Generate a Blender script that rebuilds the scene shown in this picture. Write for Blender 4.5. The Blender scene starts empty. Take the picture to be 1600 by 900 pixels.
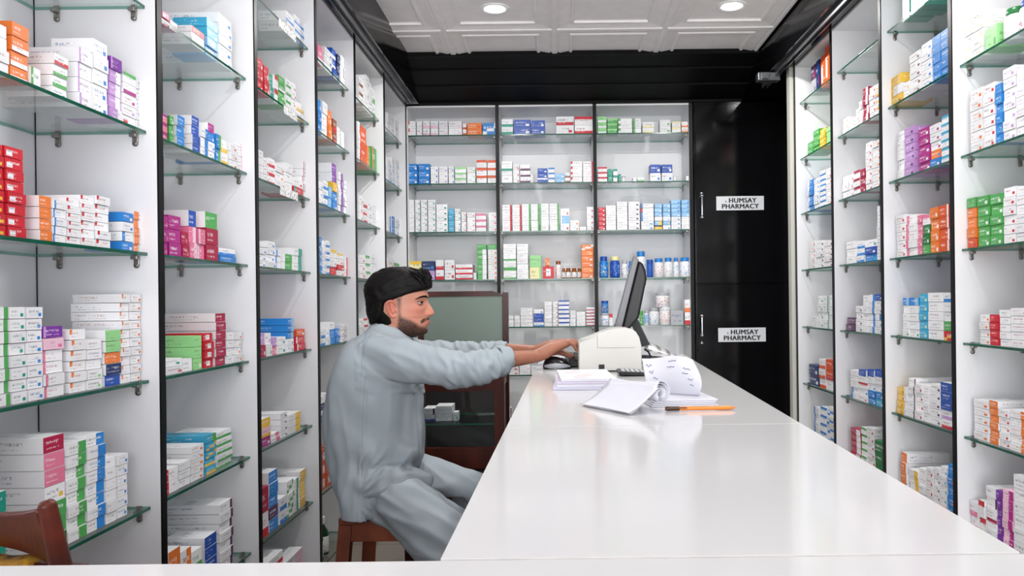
import bpy, bmesh, math, random
from mathutils import Vector, Matrix, noise
random.seed(7)
PI = math.pi
S = bpy.context.scene
C = S.collection

# ------------------------------------------------------------------ camera, light, exposure
CAMZ = 1.18          # eye height of the photograph
FPX = 1244.0         # focal length for a 1600 px wide frame
VX, VY = 871.0, 471.0
ROLL = 0.0115
cam = bpy.data.objects.new('camera', bpy.data.cameras.new('camera'))
C.objects.link(cam)
cam.location = (0, 0, CAMZ)
cam.rotation_euler = (Matrix.Rotation(PI/2, 3, 'X') @ Matrix.Rotation(-ROLL, 3, 'Z')).to_euler()
cam.data.sensor_width = 36.0
cam.data.lens = 36.0 * FPX / 1600
cam.data.shift_x = -(VX - 800) / 1600
cam.data.shift_y = (VY - 450) / 1600
cam.data.clip_start = 0.05
S.camera = cam

world = bpy.data.worlds.new('world'); S.world = world
world.use_nodes = True
wn = world.node_tree.nodes
wn['Background'].inputs[0].default_value = (0.86, 0.92, 1.0, 1)
wn['Background'].inputs[1].default_value = 2.2

def area_light(name, loc, rot, sx, sy, power, col=(1, 1, 1)):
    l = bpy.data.lights.new(name, 'AREA'); l.shape = 'RECTANGLE'; l.size = sx; l.size_y = sy
    l.energy = power; l.color = col
    o = bpy.data.objects.new(name, l); C.objects.link(o); o.location = loc; o.rotation_euler = rot
    return o
# daylight through the open shop front behind the camera
area_light('shopfront_daylight', (0.2, -8.0, 2.2), (PI/2, 0, 0), 7.0, 4.2, 700, (0.985, 0.99, 1.0))
# added unseen fill lamp near the ground, aimed up to brighten the ceiling
area_light('added_ceiling_fill', (0.2, -3.3, 0.12), (math.radians(142), 0, 0), 4.6, 2.4, 215, (1, .985, .96))
LAMP_POWER = 10.0

S.view_settings.view_transform = 'Standard'
S.view_settings.look = 'None'
S.view_settings.gamma = 1.0
S.view_settings.use_curve_mapping = False
S.view_settings.exposure = -0.04
try:
    S.cycles.use_denoising = True
    S.cycles.max_bounces = 14
    S.cycles.diffuse_bounces = 10
    S.cycles.transparent_max_bounces = 24
    S.cycles.sample_clamp_indirect = 6
except Exception:
    pass

# ------------------------------------------------------------------ helpers
def srgb(r, g, b):
    def f(c):
        c /= 255.0
        return c / 12.92 if c <= 0.04045 else ((c + 0.055) / 1.055) ** 2.4
    return (f(r), f(g), f(b), 1.0)

def at(px, py, d):
    """the place in the room seen at a spot of the photograph, d metres ahead"""
    ui, vi = px - VX, -(py - VY)
    u = ui + ROLL * vi; v = vi - ROLL * ui
    return Vector((u * d / FPX, d, CAMZ + v * d / FPX))

MATS = {}
def mat(name, col, rough=0.5, metal=0.0, spec=0.5, coat=0.0, var=0.0, vscale=8.0, bump=0.0, bscale=60.0, stretch=None, col2=None, sss=0.0, ior=None):
    if name in MATS: return MATS[name]
    m = bpy.data.materials.new(name); m.use_nodes = True
    nt = m.node_tree; b = nt.nodes['Principled BSDF']
    b.inputs['Base Color'].default_value = col
    b.inputs['Roughness'].default_value = rough
    b.inputs['Metallic'].default_value = metal
    b.inputs['Specular IOR Level'].default_value = spec
    b.inputs['Coat Weight'].default_value = coat
    if sss:
        b.inputs['Subsurface Weight'].default_value = sss
        b.inputs['Subsurface Radius'].default_value = (0.012, 0.005, 0.003)
        b.inputs['Subsurface Scale'].default_value = 0.5
    tc = nt.nodes.new('ShaderNodeTexCoord')
    mp = nt.nodes.new('ShaderNodeMapping')
    nt.links.new(tc.outputs['Object'], mp.inputs[0])
    if stretch: mp.inputs['Scale'].default_value = stretch
    if var or col2:
        n = nt.nodes.new('ShaderNodeTexNoise'); n.inputs['Scale'].default_value = vscale; n.inputs['Detail'].default_value = 4
        nt.links.new(mp.outputs[0], n.inputs['Vector'])
        r = nt.nodes.new('ShaderNodeValToRGB')
        c2 = col2 or tuple(c * (1 - var) for c in col[:3]) + (1,)
        r.color_ramp.elements[0].position = 0.35; r.color_ramp.elements[0].color = c2
        r.color_ramp.elements[1].position = 0.65; r.color_ramp.elements[1].color = col
        nt.links.new(n.outputs[0], r.inputs[0]); nt.links.new(r.outputs[0], b.inputs['Base Color'])
    if bump:
        n2 = nt.nodes.new('ShaderNodeTexNoise'); n2.inputs['Scale'].default_value = bscale; n2.inputs['Detail'].default_value = 3
        nt.links.new(mp.outputs[0], n2.inputs['Vector'])
        bp = nt.nodes.new('ShaderNodeBump'); bp.inputs['Strength'].default_value = bump; bp.inputs['Distance'].default_value = 0.003
        nt.links.new(n2.outputs[0], bp.inputs['Height']); nt.links.new(bp.outputs[0], b.inputs['Normal'])
    MATS[name] = m
    return m

def emit_mat(name, col, strength):
    m = bpy.data.materials.new(name); m.use_nodes = True
    b = m.node_tree.nodes['Principled BSDF']
    b.inputs['Base Color'].default_value = (0.9, 0.9, 0.9, 1)
    b.inputs['Emission Color'].default_value = col
    b.inputs['Emission Strength'].default_value = strength
    return m

def thin_glass(name, tint, gloss=0.06, rough=0.02):
    m = bpy.data.materials.new(name); m.use_nodes = True
    nt = m.node_tree; nt.nodes.clear()
    out = nt.nodes.new('ShaderNodeOutputMaterial')
    tr = nt.nodes.new('ShaderNodeBsdfTransparent'); tr.inputs[0].default_value = tint
    gl = nt.nodes.new('ShaderNodeBsdfGlossy'); gl.inputs['Roughness'].default_value = rough
    fr = nt.nodes.new('ShaderNodeFresnel'); fr.inputs['IOR'].default_value = 1.5
    geo = nt.nodes.new('ShaderNodeNewGeometry')
    mx = nt.nodes.new('ShaderNodeMixShader')
    # same reflectance from either side of the pane
    inv = nt.nodes.new('ShaderNodeMapRange')
    inv.inputs['From Min'].default_value = 0; inv.inputs['From Max'].default_value = 1
    inv.inputs['To Min'].default_value = 1.5; inv.inputs['To Max'].default_value = 1 / 1.5
    nt.links.new(geo.outputs['Backfacing'], inv.inputs['Value'])
    lw = nt.nodes.new('ShaderNodeLayerWeight'); lw.inputs['Blend'].default_value = 0.2
    ad = nt.nodes.new('ShaderNodeMath'); ad.operation = 'MULTIPLY_ADD'
    ad.inputs[1].default_value = 0.30; ad.inputs[2].default_value = gloss
    nt.links.new(lw.outputs['Fresnel'], ad.inputs[0])
    ad.use_clamp = True
    nt.links.new(ad.outputs[0], mx.inputs[0])
    nt.links.new(tr.outputs[0], mx.inputs[1]); nt.links.new(gl.outputs[0], mx.inputs[2])
    nt.links.new(mx.outputs[0], out.inputs[0])
    nt.nodes.remove(fr); nt.nodes.remove(inv); nt.nodes.remove(geo)
    return m

class MB:
    """collects shapes into ONE mesh"""
    def __init__(self): self.v = []; self.f = []; self.m = []; self.sm = []
    def add(self, vs, fs, mi=0, smooth=False):
        o = len(self.v); self.v += [tuple(p) for p in vs]
        for f in fs:
            self.f.append(tuple(i + o for i in f)); self.m.append(mi); self.sm.append(smooth)
        return self
    def box(self, x0, x1, y0, y1, z0, z1, mi=0, M=None):
        vs = [Vector((x, y, z)) for z in (z0, z1) for y in (y0, y1) for x in (x0, x1)]
        if M: vs = [M @ p for p in vs]
        return self.add(vs, [(0, 2, 3, 1), (4, 5, 7, 6), (0, 1, 5, 4), (2, 6, 7, 3), (0, 4, 6, 2), (1, 3, 7, 5)], mi)
    def bevbox(self, x0, x1, y0, y1, z0, z1, r, mi=0, M=None, seg=2):
        bm = bmesh.new(); bmesh.ops.create_cube(bm, size=1)
        for v in bm.verts:
            v.co = Vector(((x0+x1)/2 + v.co.x*(x1-x0), (y0+y1)/2 + v.co.y*(y1-y0), (z0+z1)/2 + v.co.z*(z1-z0)))
        bmesh.ops.bevel(bm, geom=bm.edges[:], offset=r, segments=seg, profile=0.5, affect='EDGES')
        bm.verts.index_update()
        vs = [v.co.copy() for v in bm.verts]
        if M: vs = [M @ p for p in vs]
        fs = [[v.index for v in f.verts] for f in bm.faces]
        bm.free()
        return self.add(vs, fs, mi, False)
    def hexa(self, p, mi=0):
        """8 corners: bottom ring then top ring, each counter-clockwise from above"""
        return self.add(p, [(3, 2, 1, 0), (4, 5, 6, 7), (0, 1, 5, 4), (1, 2, 6, 5), (2, 3, 7, 6), (3, 0, 4, 7)], mi)
    def tube(self, pts, rad, n=10, mi=0, side=None, caps=True):
        pts = [Vector(p) for p in pts]
        if not isinstance(rad, (list, tuple)): rad = [rad] * len(pts)
        rr = [(r, r) if not isinstance(r, (list, tuple)) else r for r in rad]
        rings = []
        def frame(i):
            t = (pts[min(i+1, len(pts)-1)] - pts[max(i-1, 0)]).normalized()
            up = Vector((0, 0, 1)) if side is None else Vector(side)
            if abs(t.dot(up)) > 0.95: up = Vector((0, 1, 0)) if side is None else Vector((0, 0, 1))
            s = t.cross(up).normalized(); u = s.cross(t).normalized()
            return t, s, u
        seq = []
        k = len(pts)
        for i in range(k):
            t, s, u = frame(i); a, b = rr[i]
            if i == 0 and caps:
                for q in (0.25, 0.6, 0.87): 
                    c = math.sqrt(1 - (1-q)**2) if False else math.sin(math.acos(1-q))
                    seq.append((pts[0] - t * min(a, b) * (1-q), s, u, a*c, b*c))
            seq.append((pts[i], s, u, a, b))
            if i == k-1 and caps:
                for q in (0.87, 0.6, 0.25):
                    c = math.sin(math.acos(1-q))
                    seq.append((pts[k-1] + t * min(a, b) * (1-q), s, u, a*c, b*c))
        vs = []
        for (p, s, u, a, b) in seq:
            for j in range(n):
                th = 2*PI*j/n
                vs.append(p + s*(a*math.cos(th)) + u*(b*math.sin(th)))
        fs = []
        for i in range(len(seq)-1):
            for j in range(n):
                fs.append((i*n+j, i*n+(j+1) % n, (i+1)*n+(j+1) % n, (i+1)*n+j))
        fs.append(tuple(range(n-1, -1, -1))); fs.append(tuple((len(seq)-1)*n+j for j in range(n)))
        fs = [tuple(reversed(f)) for f in fs]
        return self.add(vs, fs, mi, True)
    def lathe(self, prof, c=(0, 0, 0), n=20, mi=0, mis=None):
        """prof: (radius, z) from bottom to top"""
        vs = []; fs = []; off = len(self.v)
        for (r, z) in prof:
            for j in range(n):
                th = 2*PI*j/n
                vs.append((c[0] + r*math.cos(th), c[1] + r*math.sin(th), c[2] + z))
        for i in range(len(prof)-1):
            ff = [(i*n+j, i*n+(j+1) % n, (i+1)*n+(j+1) % n, (i+1)*n+j) for j in range(n)]
            self.add([], [], 0)
            fs += [(f, (mis[i] if mis else mi)) for f in ff]
        base = len(self.v); self.v += vs
        for f, m_ in fs:
            self.f.append(tuple(a + base for a in f)); self.m.append(m_); self.sm.append(True)
        if prof[0][0] > 1e-5: self.f.append(tuple(base + j for j in range(n-1, -1, -1))); self.m.append(mis[0] if mis else mi); self.sm.append(False)
        if prof[-1][0] > 1e-5: self.f.append(tuple(base + (len(prof)-1)*n + j for j in range(n))); self.m.append(mis[-1] if mis else mi); self.sm.append(False)
        return self
    def prism(self, poly, a0, a1, axis='y', mi=0):
        """polygon (two other axes) drawn out along an axis"""
        n = len(poly)
        def P(p, a):
            return {'y': (p[0], a, p[1]), 'x': (a, p[0], p[1]), 'z': (p[0], p[1], a)}[axis]
        vs = [P(p, a0) for p in poly] + [P(p, a1) for p in poly]
        fs = [(i, (i+1) % n, n+(i+1) % n, n+i) for i in range(n)] + [tuple(range(n-1, -1, -1)), tuple(range(n, 2*n))]
        return self.add(vs, fs, mi)
    def grid(self, fn, nu, nv, mi=0, smooth=True):
        vs = [fn(i/nu, j/nv) for j in range(nv+1) for i in range(nu+1)]
        fs = [(j*(nu+1)+i, j*(nu+1)+i+1, (j+1)*(nu+1)+i+1, (j+1)*(nu+1)+i) for j in range(nv) for i in range(nu)]
        return self.add(vs, fs, mi, smooth)
    def mesh(self, name, mats):
        me = bpy.data.meshes.new(name); me.from_pydata(self.v, [], self.f)
        for m_ in (mats if isinstance(mats, (list, tuple)) else [mats]): me.materials.append(m_)
        me.polygons.foreach_set('material_index', self.m); me.polygons.foreach_set('use_smooth', self.sm)
        me.update()
        bm = bmesh.new(); bm.from_mesh(me); bmesh.ops.recalc_face_normals(bm, faces=bm.faces[:]); bm.to_mesh(me); bm.free()
        return me
    def build(self, name, mats, parent=None):
        o = bpy.data.objects.new(name, self.mesh(name, mats)); C.objects.link(o)
        if parent: o.parent = parent; o.matrix_parent_inverse = Matrix.Identity(4)
        return o

def tag(o, label, cat, group=None, kind=None):
    o['label'] = label; o['category'] = cat
    if group: o['group'] = group
    if kind: o['kind'] = kind
    return o
def thing(name, label, cat, loc=(0, 0, 0), group=None, rot=(0, 0, 0)):
    o = bpy.data.objects.new(name, None); C.objects.link(o); o.empty_display_size = 0.05
    o.location = loc; o.rotation_euler = rot
    return tag(o, label, cat, group)
def struct(name, mb, m):
    o = mb.build(name, m); o['kind'] = 'structure'; return o
def shift(mb, d):
    d = Vector(d); mb.v = [tuple(Vector(p) - d) for p in mb.v]; return mb

# ------------------------------------------------------------------ common materials
M_WHITE = mat('white_laminate', srgb(226, 226, 228), 0.32, spec=0.4, var=0.03, vscale=3)
M_WALL = mat('white_wall', srgb(226, 226, 230), 0.5, var=0.03, vscale=2)
M_BLACK = mat('black_laminate', srgb(7, 7, 9), 0.12, spec=0.3, var=0.3, vscale=2)
M_STRIP = mat('black_edge_strip', srgb(9, 9, 11), 0.4, spec=0.2, var=0.3, vscale=5)
M_ALU = mat('brushed_aluminium', srgb(120, 120, 124), 0.3, 0.8, var=0.2, vscale=20, stretch=(1, .1, 1))
M_CLIP = mat('nickel_clip', srgb(150, 147, 142), 0.35, 0.8, var=0.2, vscale=30)
M_CHROME = mat('chrome', srgb(215, 215, 220), 0.08, 1.0, var=0.05)
M_GLASS = thin_glass('shelf_glass', srgb(250, 253, 252), 0.03)
M_GEDGE = mat('green_glass_edge', srgb(14, 88, 68), 0.15, spec=0.6, var=0.35, vscale=12)
M_GEDGE2 = mat('pale_glass_edge', srgb(120, 172, 156), 0.2, spec=0.5, var=0.2, vscale=12)
M_JOINT = mat('dark_corner_joint', srgb(40, 36, 38), 0.6, var=.3)
M_JOINT2 = mat('pale_tile_joint', srgb(196, 190, 186), .6, var=.2, vscale=20)
M_PANE = thin_glass('clear_pane', srgb(245, 247, 247), 0.02)
M_TILE = mat('white_counter_tile', srgb(210, 209, 209), 0.11, spec=0.2, var=0.025, vscale=1.6)
M_GROUT = mat('dark_joint', srgb(150, 140, 132), 0.7, var=0.3, vscale=30)
M_WOOD = mat('mahogany', srgb(76, 28, 16), 0.35, spec=0.25, var=0.55, vscale=7, stretch=(1.5, 1.5, .25), bump=0.05)
M_WOOD2 = mat('worn_red_wood', srgb(146, 76, 48), 0.45, spec=0.4, col2=srgb(84, 36, 22), vscale=9, stretch=(.6, 1.2, .4), bump=0.08)
M_DARK = mat('dark_plastic', srgb(15, 15, 17), 0.4, spec=0.3, var=0.2, vscale=12)
M_PAPER = mat('paper', srgb(204, 204, 213), 0.6, var=0.03, vscale=12)
M_INK = mat('blue_ink', srgb(60, 64, 130), 0.6, var=0.2)
# ------------------------------------------------------------------ room shell
CEIL = CAMZ + 1.474; XL = -1.0; XR = 1.36; YB = 5.316
SH = CAMZ + 1.322    # top of the shelving
struct('wall_left', MB().box(-1.44, -1.335, -2.0, 5.75, 0, 2.8), M_WALL)
struct('wall_back', MB().box(-1.44, 1.8, 5.66, 5.75, 0, 2.8), M_WALL)
struct('wall_right', MB().box(1.665, 1.8, -2.0, 5.75, 0, 2.8), M_WALL)
# tiled dark floor
m = mat('floor_tile', srgb(70, 62, 58), 0.3, var=0.3, vscale=4)
nt = m.node_tree; bk = nt.nodes.new('ShaderNodeTexBrick'); b = nt.nodes['Principled BSDF']
tc = nt.nodes.new('ShaderNodeTexCoord'); nt.links.new(tc.outputs['Object'], bk.inputs[0])
bk.offset = 0; bk.inputs['Scale'].default_value = 1; bk.inputs['Brick Width'].default_value = .3; bk.inputs['Row Height'].default_value = .3
bk.inputs['Mortar Size'].default_value = .004
bk.inputs[1].default_value = srgb(124, 110, 100); bk.inputs[2].default_value = srgb(112, 100, 92); bk.inputs[3].default_value = srgb(70, 66, 62)
nt.links.new(bk.outputs[0], b.inputs['Base Color'])
struct('floor', MB().box(-1.44, 1.8, -2.0, 5.75, -0.06, 0), m)

# coffered ceiling tiles, 0.6 m
M_CEIL = mat('ceiling_tile', srgb(242, 238, 238), 0.55, var=0.05, vscale=14, bump=0.25, bscale=45)
cb = MB()
prof = [(0.0, -0.004), (0.013, -0.004), (0.018, 0.004), (0.026, 0.004), (0.030, 0.0), (0.085, 0.010), (0.088, 0.002), (0.102, 0.002), (0.106, 0.012), (0.112, 0.014)]
def cell(x0, x1, y0, y1):
    rings = []
    for ins, z in prof:
        rings.append([(max(x0+ins, cx0), y0+ins, CEIL+z) if False else (x0+ins, y0+ins, CEIL+z), (x1-ins, y0+ins, CEIL+z), (x1-ins, y1-ins, CEIL+z), (x0+ins, y1-ins, CEIL+z)])
    vs = [p for r in rings for p in r]
    fs = []
    for k in range(len(rings)-1):
        for j in range(4):
            fs.append((k*4+j, (k+1)*4+j, (k+1)*4+(j+1) % 4, k*4+(j+1) % 4))
    L = (len(rings)-1)*4
    fs.append((L+3, L+2, L+1, L))
    cb.add(vs, fs)
for iy in range(-10, 2):
    y0 = 4.325 + 0.6*(iy-1) + 0.0; y1 = y0 + 0.6
    for ix in range(-2, 3):
        cell(-0.6 + 0.6*(ix+0), 0.6*ix, y0, y1)
cb.box(-1.44, 1.8, -2.0, 5.75, CEIL+0.02, CEIL+0.09)
struct('ceiling', cb, M_CEIL)

# black fascia (bulkhead) round three sides, with the grey sliding rails under it
struct('trim_1', MB().prism([(-1.335, SH), (-0.905, SH), (-0.873, CEIL+0.015), (-1.335, CEIL+0.015)], -2.0, 5.66, 'y'), M_BLACK)
struct('trim_2', MB().prism([(1.665, SH), (1.665, CEIL+0.015), (1.21, CEIL+0.015), (1.245, SH)], -2.0, 5.66, 'y'), M_BLACK)
M_MATT = mat('matt_black_panel', srgb(7, 7, 8), .55, spec=.12, var=.3, vscale=2)
fb = MB().prism([(4.722, CEIL+.02), (4.722, CEIL-.013), (4.74, CEIL-.013), (4.74, CEIL-.006), (4.90, CEIL-.040), (4.90, CEIL-.048), (5.09, CEIL-.088), (5.09, CEIL-.096), (5.292, SH+.010), (5.292, SH-.006), (5.66, SH-.006), (5.66, CEIL+.02)], -.902, 1.24, 'x')
struct('trim_3', fb, M_MATT)
def rail(x, sgn, y1):
    r = MB()
    r.box(x-.016, x+.016, -1.9, y1, SH-.005, SH)
    r.box(x-.016, x-.011, -1.9, y1, SH-.024, SH-.005)
    r.box(x+.011, x+.016, -1.9, y1, SH-.024, SH-.005)
    return r
struct('trim_4', rail(-0.945, 1, 5.2), M_ALU)
struct('trim_5', rail(1.29, -1, 4.9), M_ALU)
# pale jamb at the end of the right-hand shelving
struct('trim_6', MB().box(1.338, 1.367, 4.545, 4.60, 0, SH).box(1.368, 1.378, 4.535, 4.60, 0, SH, 1), [mat('pale_jamb', srgb(196, 196, 186), 0.4, var=.05), M_STRIP])
br = MB().bevbox(1.18, 1.31, 4.62, 4.68, SH-.052, SH-.004, .004).box(1.20, 1.235, 4.60, 4.625, SH-.046, SH-.012)
o = br.build('rail_bracket', mat('grey_bracket', srgb(95, 97, 100), .35, .6, var=.1)); tag(o, 'small grey metal bracket under the black fascia above the cabinet', 'bracket')

# recessed lights
M_LAMPRING = mat('white_lamp_ring', srgb(240, 240, 240), .4, var=.02)
M_LED = emit_mat('led_disc', (1, .985, .96, 1), 14)
for k, (x, lab) in enumerate(((-0.3, 'round recessed ceiling light closer to the long left shelving'), (0.9, 'round recessed ceiling light above the black cabinet side'))):
    t = thing('recessed_light', lab, 'ceiling light', (x, 4.03, CEIL+.014), 'recessed ceiling lights')
    MB().lathe([(.052, 0), (.054, -.006), (.066, -.008), (.074, -.004), (.076, 0)], n=40).build('trim_ring', M_LAMPRING, t)
    MB().lathe([(.053, -.001), (.053, -.004), (.03, -.005), (0.0005, -.006)], n=40).build('lamp_lens', M_LED, t)
    l = bpy.data.lights.new('recessed_lamp_light', 'AREA'); l.shape = 'DISK'; l.size = .1; l.energy = LAMP_POWER*1.9; l.color = (1, .985, .96)
    lo = bpy.data.objects.new('recessed_lamp_light', l); C.objects.link(lo); lo.location = (x, 4.03, CEIL-.004)
# the same row of lamps goes on over the photographer's head
for x in (-0.3, 0.9):
    for y, pw in ((2.23, 1.15), (0.43, .35)):
        l = bpy.data.lights.new('recessed_lamp_light', 'AREA'); l.shape = 'DISK'; l.size = .1; l.energy = LAMP_POWER*pw; l.color = (1, .985, .96)
        lo = bpy.data.objects.new('recessed_lamp_light', l); C.objects.link(lo); lo.location = (x, y, CEIL-.004)

# ------------------------------------------------------------------ shelving
LY = [1.345, 2.008, 2.655, 3.326, 3.97, 4.645, 5.316]
RY = [2.14, 2.733, 3.324, 3.916, 4.52]
BX = [-1.0, -0.389, 0.261, 0.902]
LZ = [1.066, .753, .439, .134, -.185, -.502, -.82, -1.13]
BZ = [1.125, .80, .476, .154, -.167, -.49, -.81, -1.10]
RZ = [1.107, .79, .48, .163, -.157, -.476, -.79, -1.10]
T = .0120
ORD = ['first', 'second', 'third', 'fourth', 'fifth', 'sixth', 'seventh', 'eighth', 'ninth', 'tenth', 'eleventh', 'twelfth', 'thirteenth', 'fourteenth']
LB = ['nearest left bay', 'second left bay', 'third left bay', 'fourth left bay', 'fifth left bay', 'last left bay']
BB = ['left back bay', 'middle back bay', 'right back bay']
RB = ['nearest right bay', 'second right bay', 'third right bay', 'last right bay']
BAYNAME = {}
for i, n_ in enumerate(LB): BAYNAME['L%d' % (i+1)] = n_
for i, n_ in enumerate(BB): BAYNAME['B%d' % (i+1)] = n_
for i, n_ in enumerate(RB): BAYNAME['R%d' % (i+1)] = n_

def unit(label, parts):
    t = thing('shelving_unit', label, 'shelving unit', (0, 0, 0), 'built in shelving bays')
    for nm, mb, m_ in parts: mb.build(nm, m_, t)
for i in range(6):
    y0, y1 = LY[i], LY[i+1]
    parts = [('back_panel', MB().box(-1.333, -1.305, y0+T, y1-T, 0.0, SH), M_WHITE),
             ('side_panel', MB().box(-1.333, XL-.0005, y1-T, y1+T, 0.0, SH), M_WHITE),
             ('edge_strip', MB().box(XL, XL+.004, y1-T, y1+T, 0.0, SH), M_STRIP)]
    parts.append(('top_panel', MB().box(-1.3045, XL-.002, y0+T, y1-T-.002, SH-.012, SH-.001), M_WHITE))
    parts.append(('corner_joint', MB().box(-1.3048, -1.302, y1-T-.0015, y1-T-.0002, 0, SH), M_JOINT))
    if i == 0:
        parts += [('side_panel', MB().box(-1.333, XL-.0005, y0-T, y0+T, 0.0, SH), M_WHITE), ('edge_strip', MB().box(XL, XL+.004, y0-T, y0+T, 0.0, SH), M_STRIP)]
    unit('white shelving bay with black edge strip, %s counted from the camera' % LB[i].replace('nearest', 'first'), parts)
for i in range(4):
    y0, y1 = RY[i], RY[i+1]
    parts = [('back_panel', MB().box(1.64, 1.664, y0+T, y1-T, 0.0, SH), M_WHITE),
             ('side_panel', MB().box(XR+.0005, 1.664, y1-T, y1+T, 0.0, SH), M_WHITE),
             ('edge_strip', MB().box(XR-.004, XR, y1-T, y1+T, 0.0, SH), M_STRIP)]
    parts.append(('top_panel', MB().box(XR+.002, 1.6395, y0+T, y1-T-.002, SH-.012, SH-.001), M_WHITE))
    if i == 0:
        parts += [('side_panel', MB().box(XR+.0005, 1.664, y0-T, y0+T, 0.0, SH), M_WHITE), ('edge_strip', MB().box(XR-.004, XR, y0-T, y0+T, 0.0, SH), M_STRIP)]
    unit('white shelving bay with black edge strip, %s counted from the camera' % RB[i].replace('nearest', 'first'), parts)
for i in range(3):
    x0, x1 = BX[i], BX[i+1]
    parts = [('back_panel', MB().box(x0+T, x1-T, YB+.315, YB+.343, 0.0, SH-.006), M_WHITE),
             ('side_panel', MB().box(x1-T, x1+T, YB+.0005, YB+.343, 0.0, SH-.006), M_WHITE),
             ('edge_strip', MB().box(x1-T, x1+T, YB-.004, YB, 0.0, SH-.006), M_STRIP),
             ('top_panel', MB().box(x0+T, x1-T, YB+.0005, YB+.314, SH-.018, SH-.007), M_WHITE)]
    if i == 0:
        parts += [('side_panel', MB().box(x0-T, x0+T, YB+T+.001, YB+.343, 0.0, SH-.006), M_WHITE)]
    unit('white shelving bay on the end wall, %s of three' % BB[i].split()[0], parts)

GT = .0078
def shelf(kind, i, k, z):
    zz = CAMZ + z
    bay = BAYNAME['%s%d' % (kind, i+1)]
    first = {'L': [1, 0, 0, 0, 0, 0], 'B': [0]*3, 'R': [1, 0, 0, 0]}[kind][i]
    lab = 'clear glass shelf with green edge, %s down in the %s' % (ORD[k-first], bay)
    mb = MB()
    if kind == 'L':
        x0, x1, y0, y1 = -1.304, -1.025, LY[i]+T, LY[i+1]-T
    elif kind == 'R':
        x0, x1, y0, y1 = 1.383, 1.639, RY[i]+T, RY[i+1]-T
    else:
        x0, x1, y0, y1 = BX[i]+T, BX[i+1]-T, YB+.022, YB+.314
    e = .0008
    cx, cy = (x0+x1)/2, (y0+y1)/2
    t = thing('glass_shelf', lab, 'shelf', (cx, cy, zz-GT), 'glass shelves of the shelving bays')
    a0, a1, b0, b1 = x0-cx+e, x1-cx-e, y0-cy+e, y1-cy-e
    mb.box(a0, a1, b0, b1, 0, GT)
    mb.m = {'L': [0, 0, 2, 2, 2, 1], 'R': [0, 0, 2, 2, 1, 2], 'B': [0, 0, 1, 2, 2, 2]}[kind]
    mb.build('glass_pane', [M_GLASS, M_GEDGE, M_GEDGE2], t)
    def clip(x, y, sx, sy):
        c = MB()
        if sy:   # fixed on a panel across y
            c.bevbox(x-.007, x+.007, y-.005, y-.0008, -.024, .010, .0015).tube([(x, y-.0049, -.024), (x, y-.001, -.024)], .007, 14, caps=False)
            c.bevbox(x-.0085, x+.0085, y-.018, y-.003, -.0095, -.0006, .0015)
            c.lathe([(.0035, -.0), (.0035, .001)], (x, y-.006, -.022), 8)
        else:
            s = sx
            c.bevbox(min(x, x+s*.0045), max(x, x+s*.0045), y-.008, y+.008, -.030, .010, .0018)
            c.bevbox(min(x+s*.003, x+s*.018), max(x+s*.003, x+s*.018), y-.010, y+.010, -.010, -.0006, .0015)
        c.build('shelf_clip', M_CLIP, t)
    if kind == 'L':
        for X in (-1.052, -1.245): clip(X-cx, b1, 0, 1)
    elif kind == 'R':
        for X in (1.415, 1.585): clip(X-cx, b1, 0, 1)
    else:
        for sx, X in ((1, a0), (-1, a1)):
            for Y in (b0+.03, b1-.05): clip(X, Y, sx, 0)
for i in range(6):
    for k, z in enumerate(LZ):
        if i == 0 and (k == 0 or k > 5): continue
        if i >= 3 and k > 6 and i != 3: continue
        shelf('L', i, k, z)
for i in range(3):
    for k, z in enumerate(BZ[:7]): shelf('B', i, k, z)
for i in range(4):
    for k, z in enumerate(RZ[:7]):
        if i == 0 and k == 0: continue
        shelf('R', i, k, z)
# ------------------------------------------------------------------ medicine cartons
COL = {'w': ((235, 235, 237), 'white'), 'r': ((200, 32, 48), 'red'), 'C': ((168, 22, 66), 'crimson'), 'k': ((222, 118, 150), 'pink'),
       'K': ((238, 196, 214), 'pale pink'), 'm': ((172, 40, 132), 'magenta'), 'p': ((188, 146, 204), 'lilac'), 'P': ((122, 52, 156), 'purple'),
       'u': ((84, 44, 84), 'plum'), 'b': ((38, 128, 206), 'blue'), 'B': ((28, 78, 172), 'royal blue'), 'N': ((22, 48, 98), 'navy'),
       'c': ((62, 168, 206), 'cyan'), 'S': ((136, 186, 226), 'light blue'), 't': ((22, 150, 128), 'teal'), 'g': ((78, 166, 84), 'green'),
       'G': ((34, 116, 58), 'dark green'), 'l': ((150, 214, 142), 'light green'), 'y': ((234, 188, 62), 'yellow'), 'Y': ((238, 230, 172), 'cream'),
       'o': ((230, 122, 48), 'orange'), 'O': ((216, 82, 30), 'deep orange'), 'n': ((140, 84, 56), 'brown'), 'e': ((176, 178, 184), 'grey')}
def col(c, j=0.0): 
    r, g, b = COL[c][0]; k = 1 + j
    return srgb(min(255, r*k), min(255, g*k), min(255, b*k))
CUTS = {  # u cuts, v cuts, {(column,row): 'a'ccent}; rows count upward
    'F': ((), (), {(0, 0)}), 'L': ((.26,), (), {(0, 0)}), 'l': ((.13,), (), {(0, 0)}), 'R': ((.56,), (), {(1, 0)}), 'x': ((.82,), (), {(1, 0)}),
    'T': ((), (.66,), {(0, 1)}), 'B': ((), (.36,), {(0, 0)}), 'C': ((.17,), (.5,), {(0, 1)}), 'H': ((.5,), (), {(0, 0)}),
    'P': ((.10, .42), (.15, .62), {(1, 1)}), 'X': ((.70, .90), (.16, .46), {(1, 1)}), 'M': ((.3, .7), (.2, .8), {(1, 1)}),
    'Z': ((.30, .80), (.30, .55), {(0, 0), (1, 1), (2, 2)})}
LIGHTS = set('wKYle')

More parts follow.
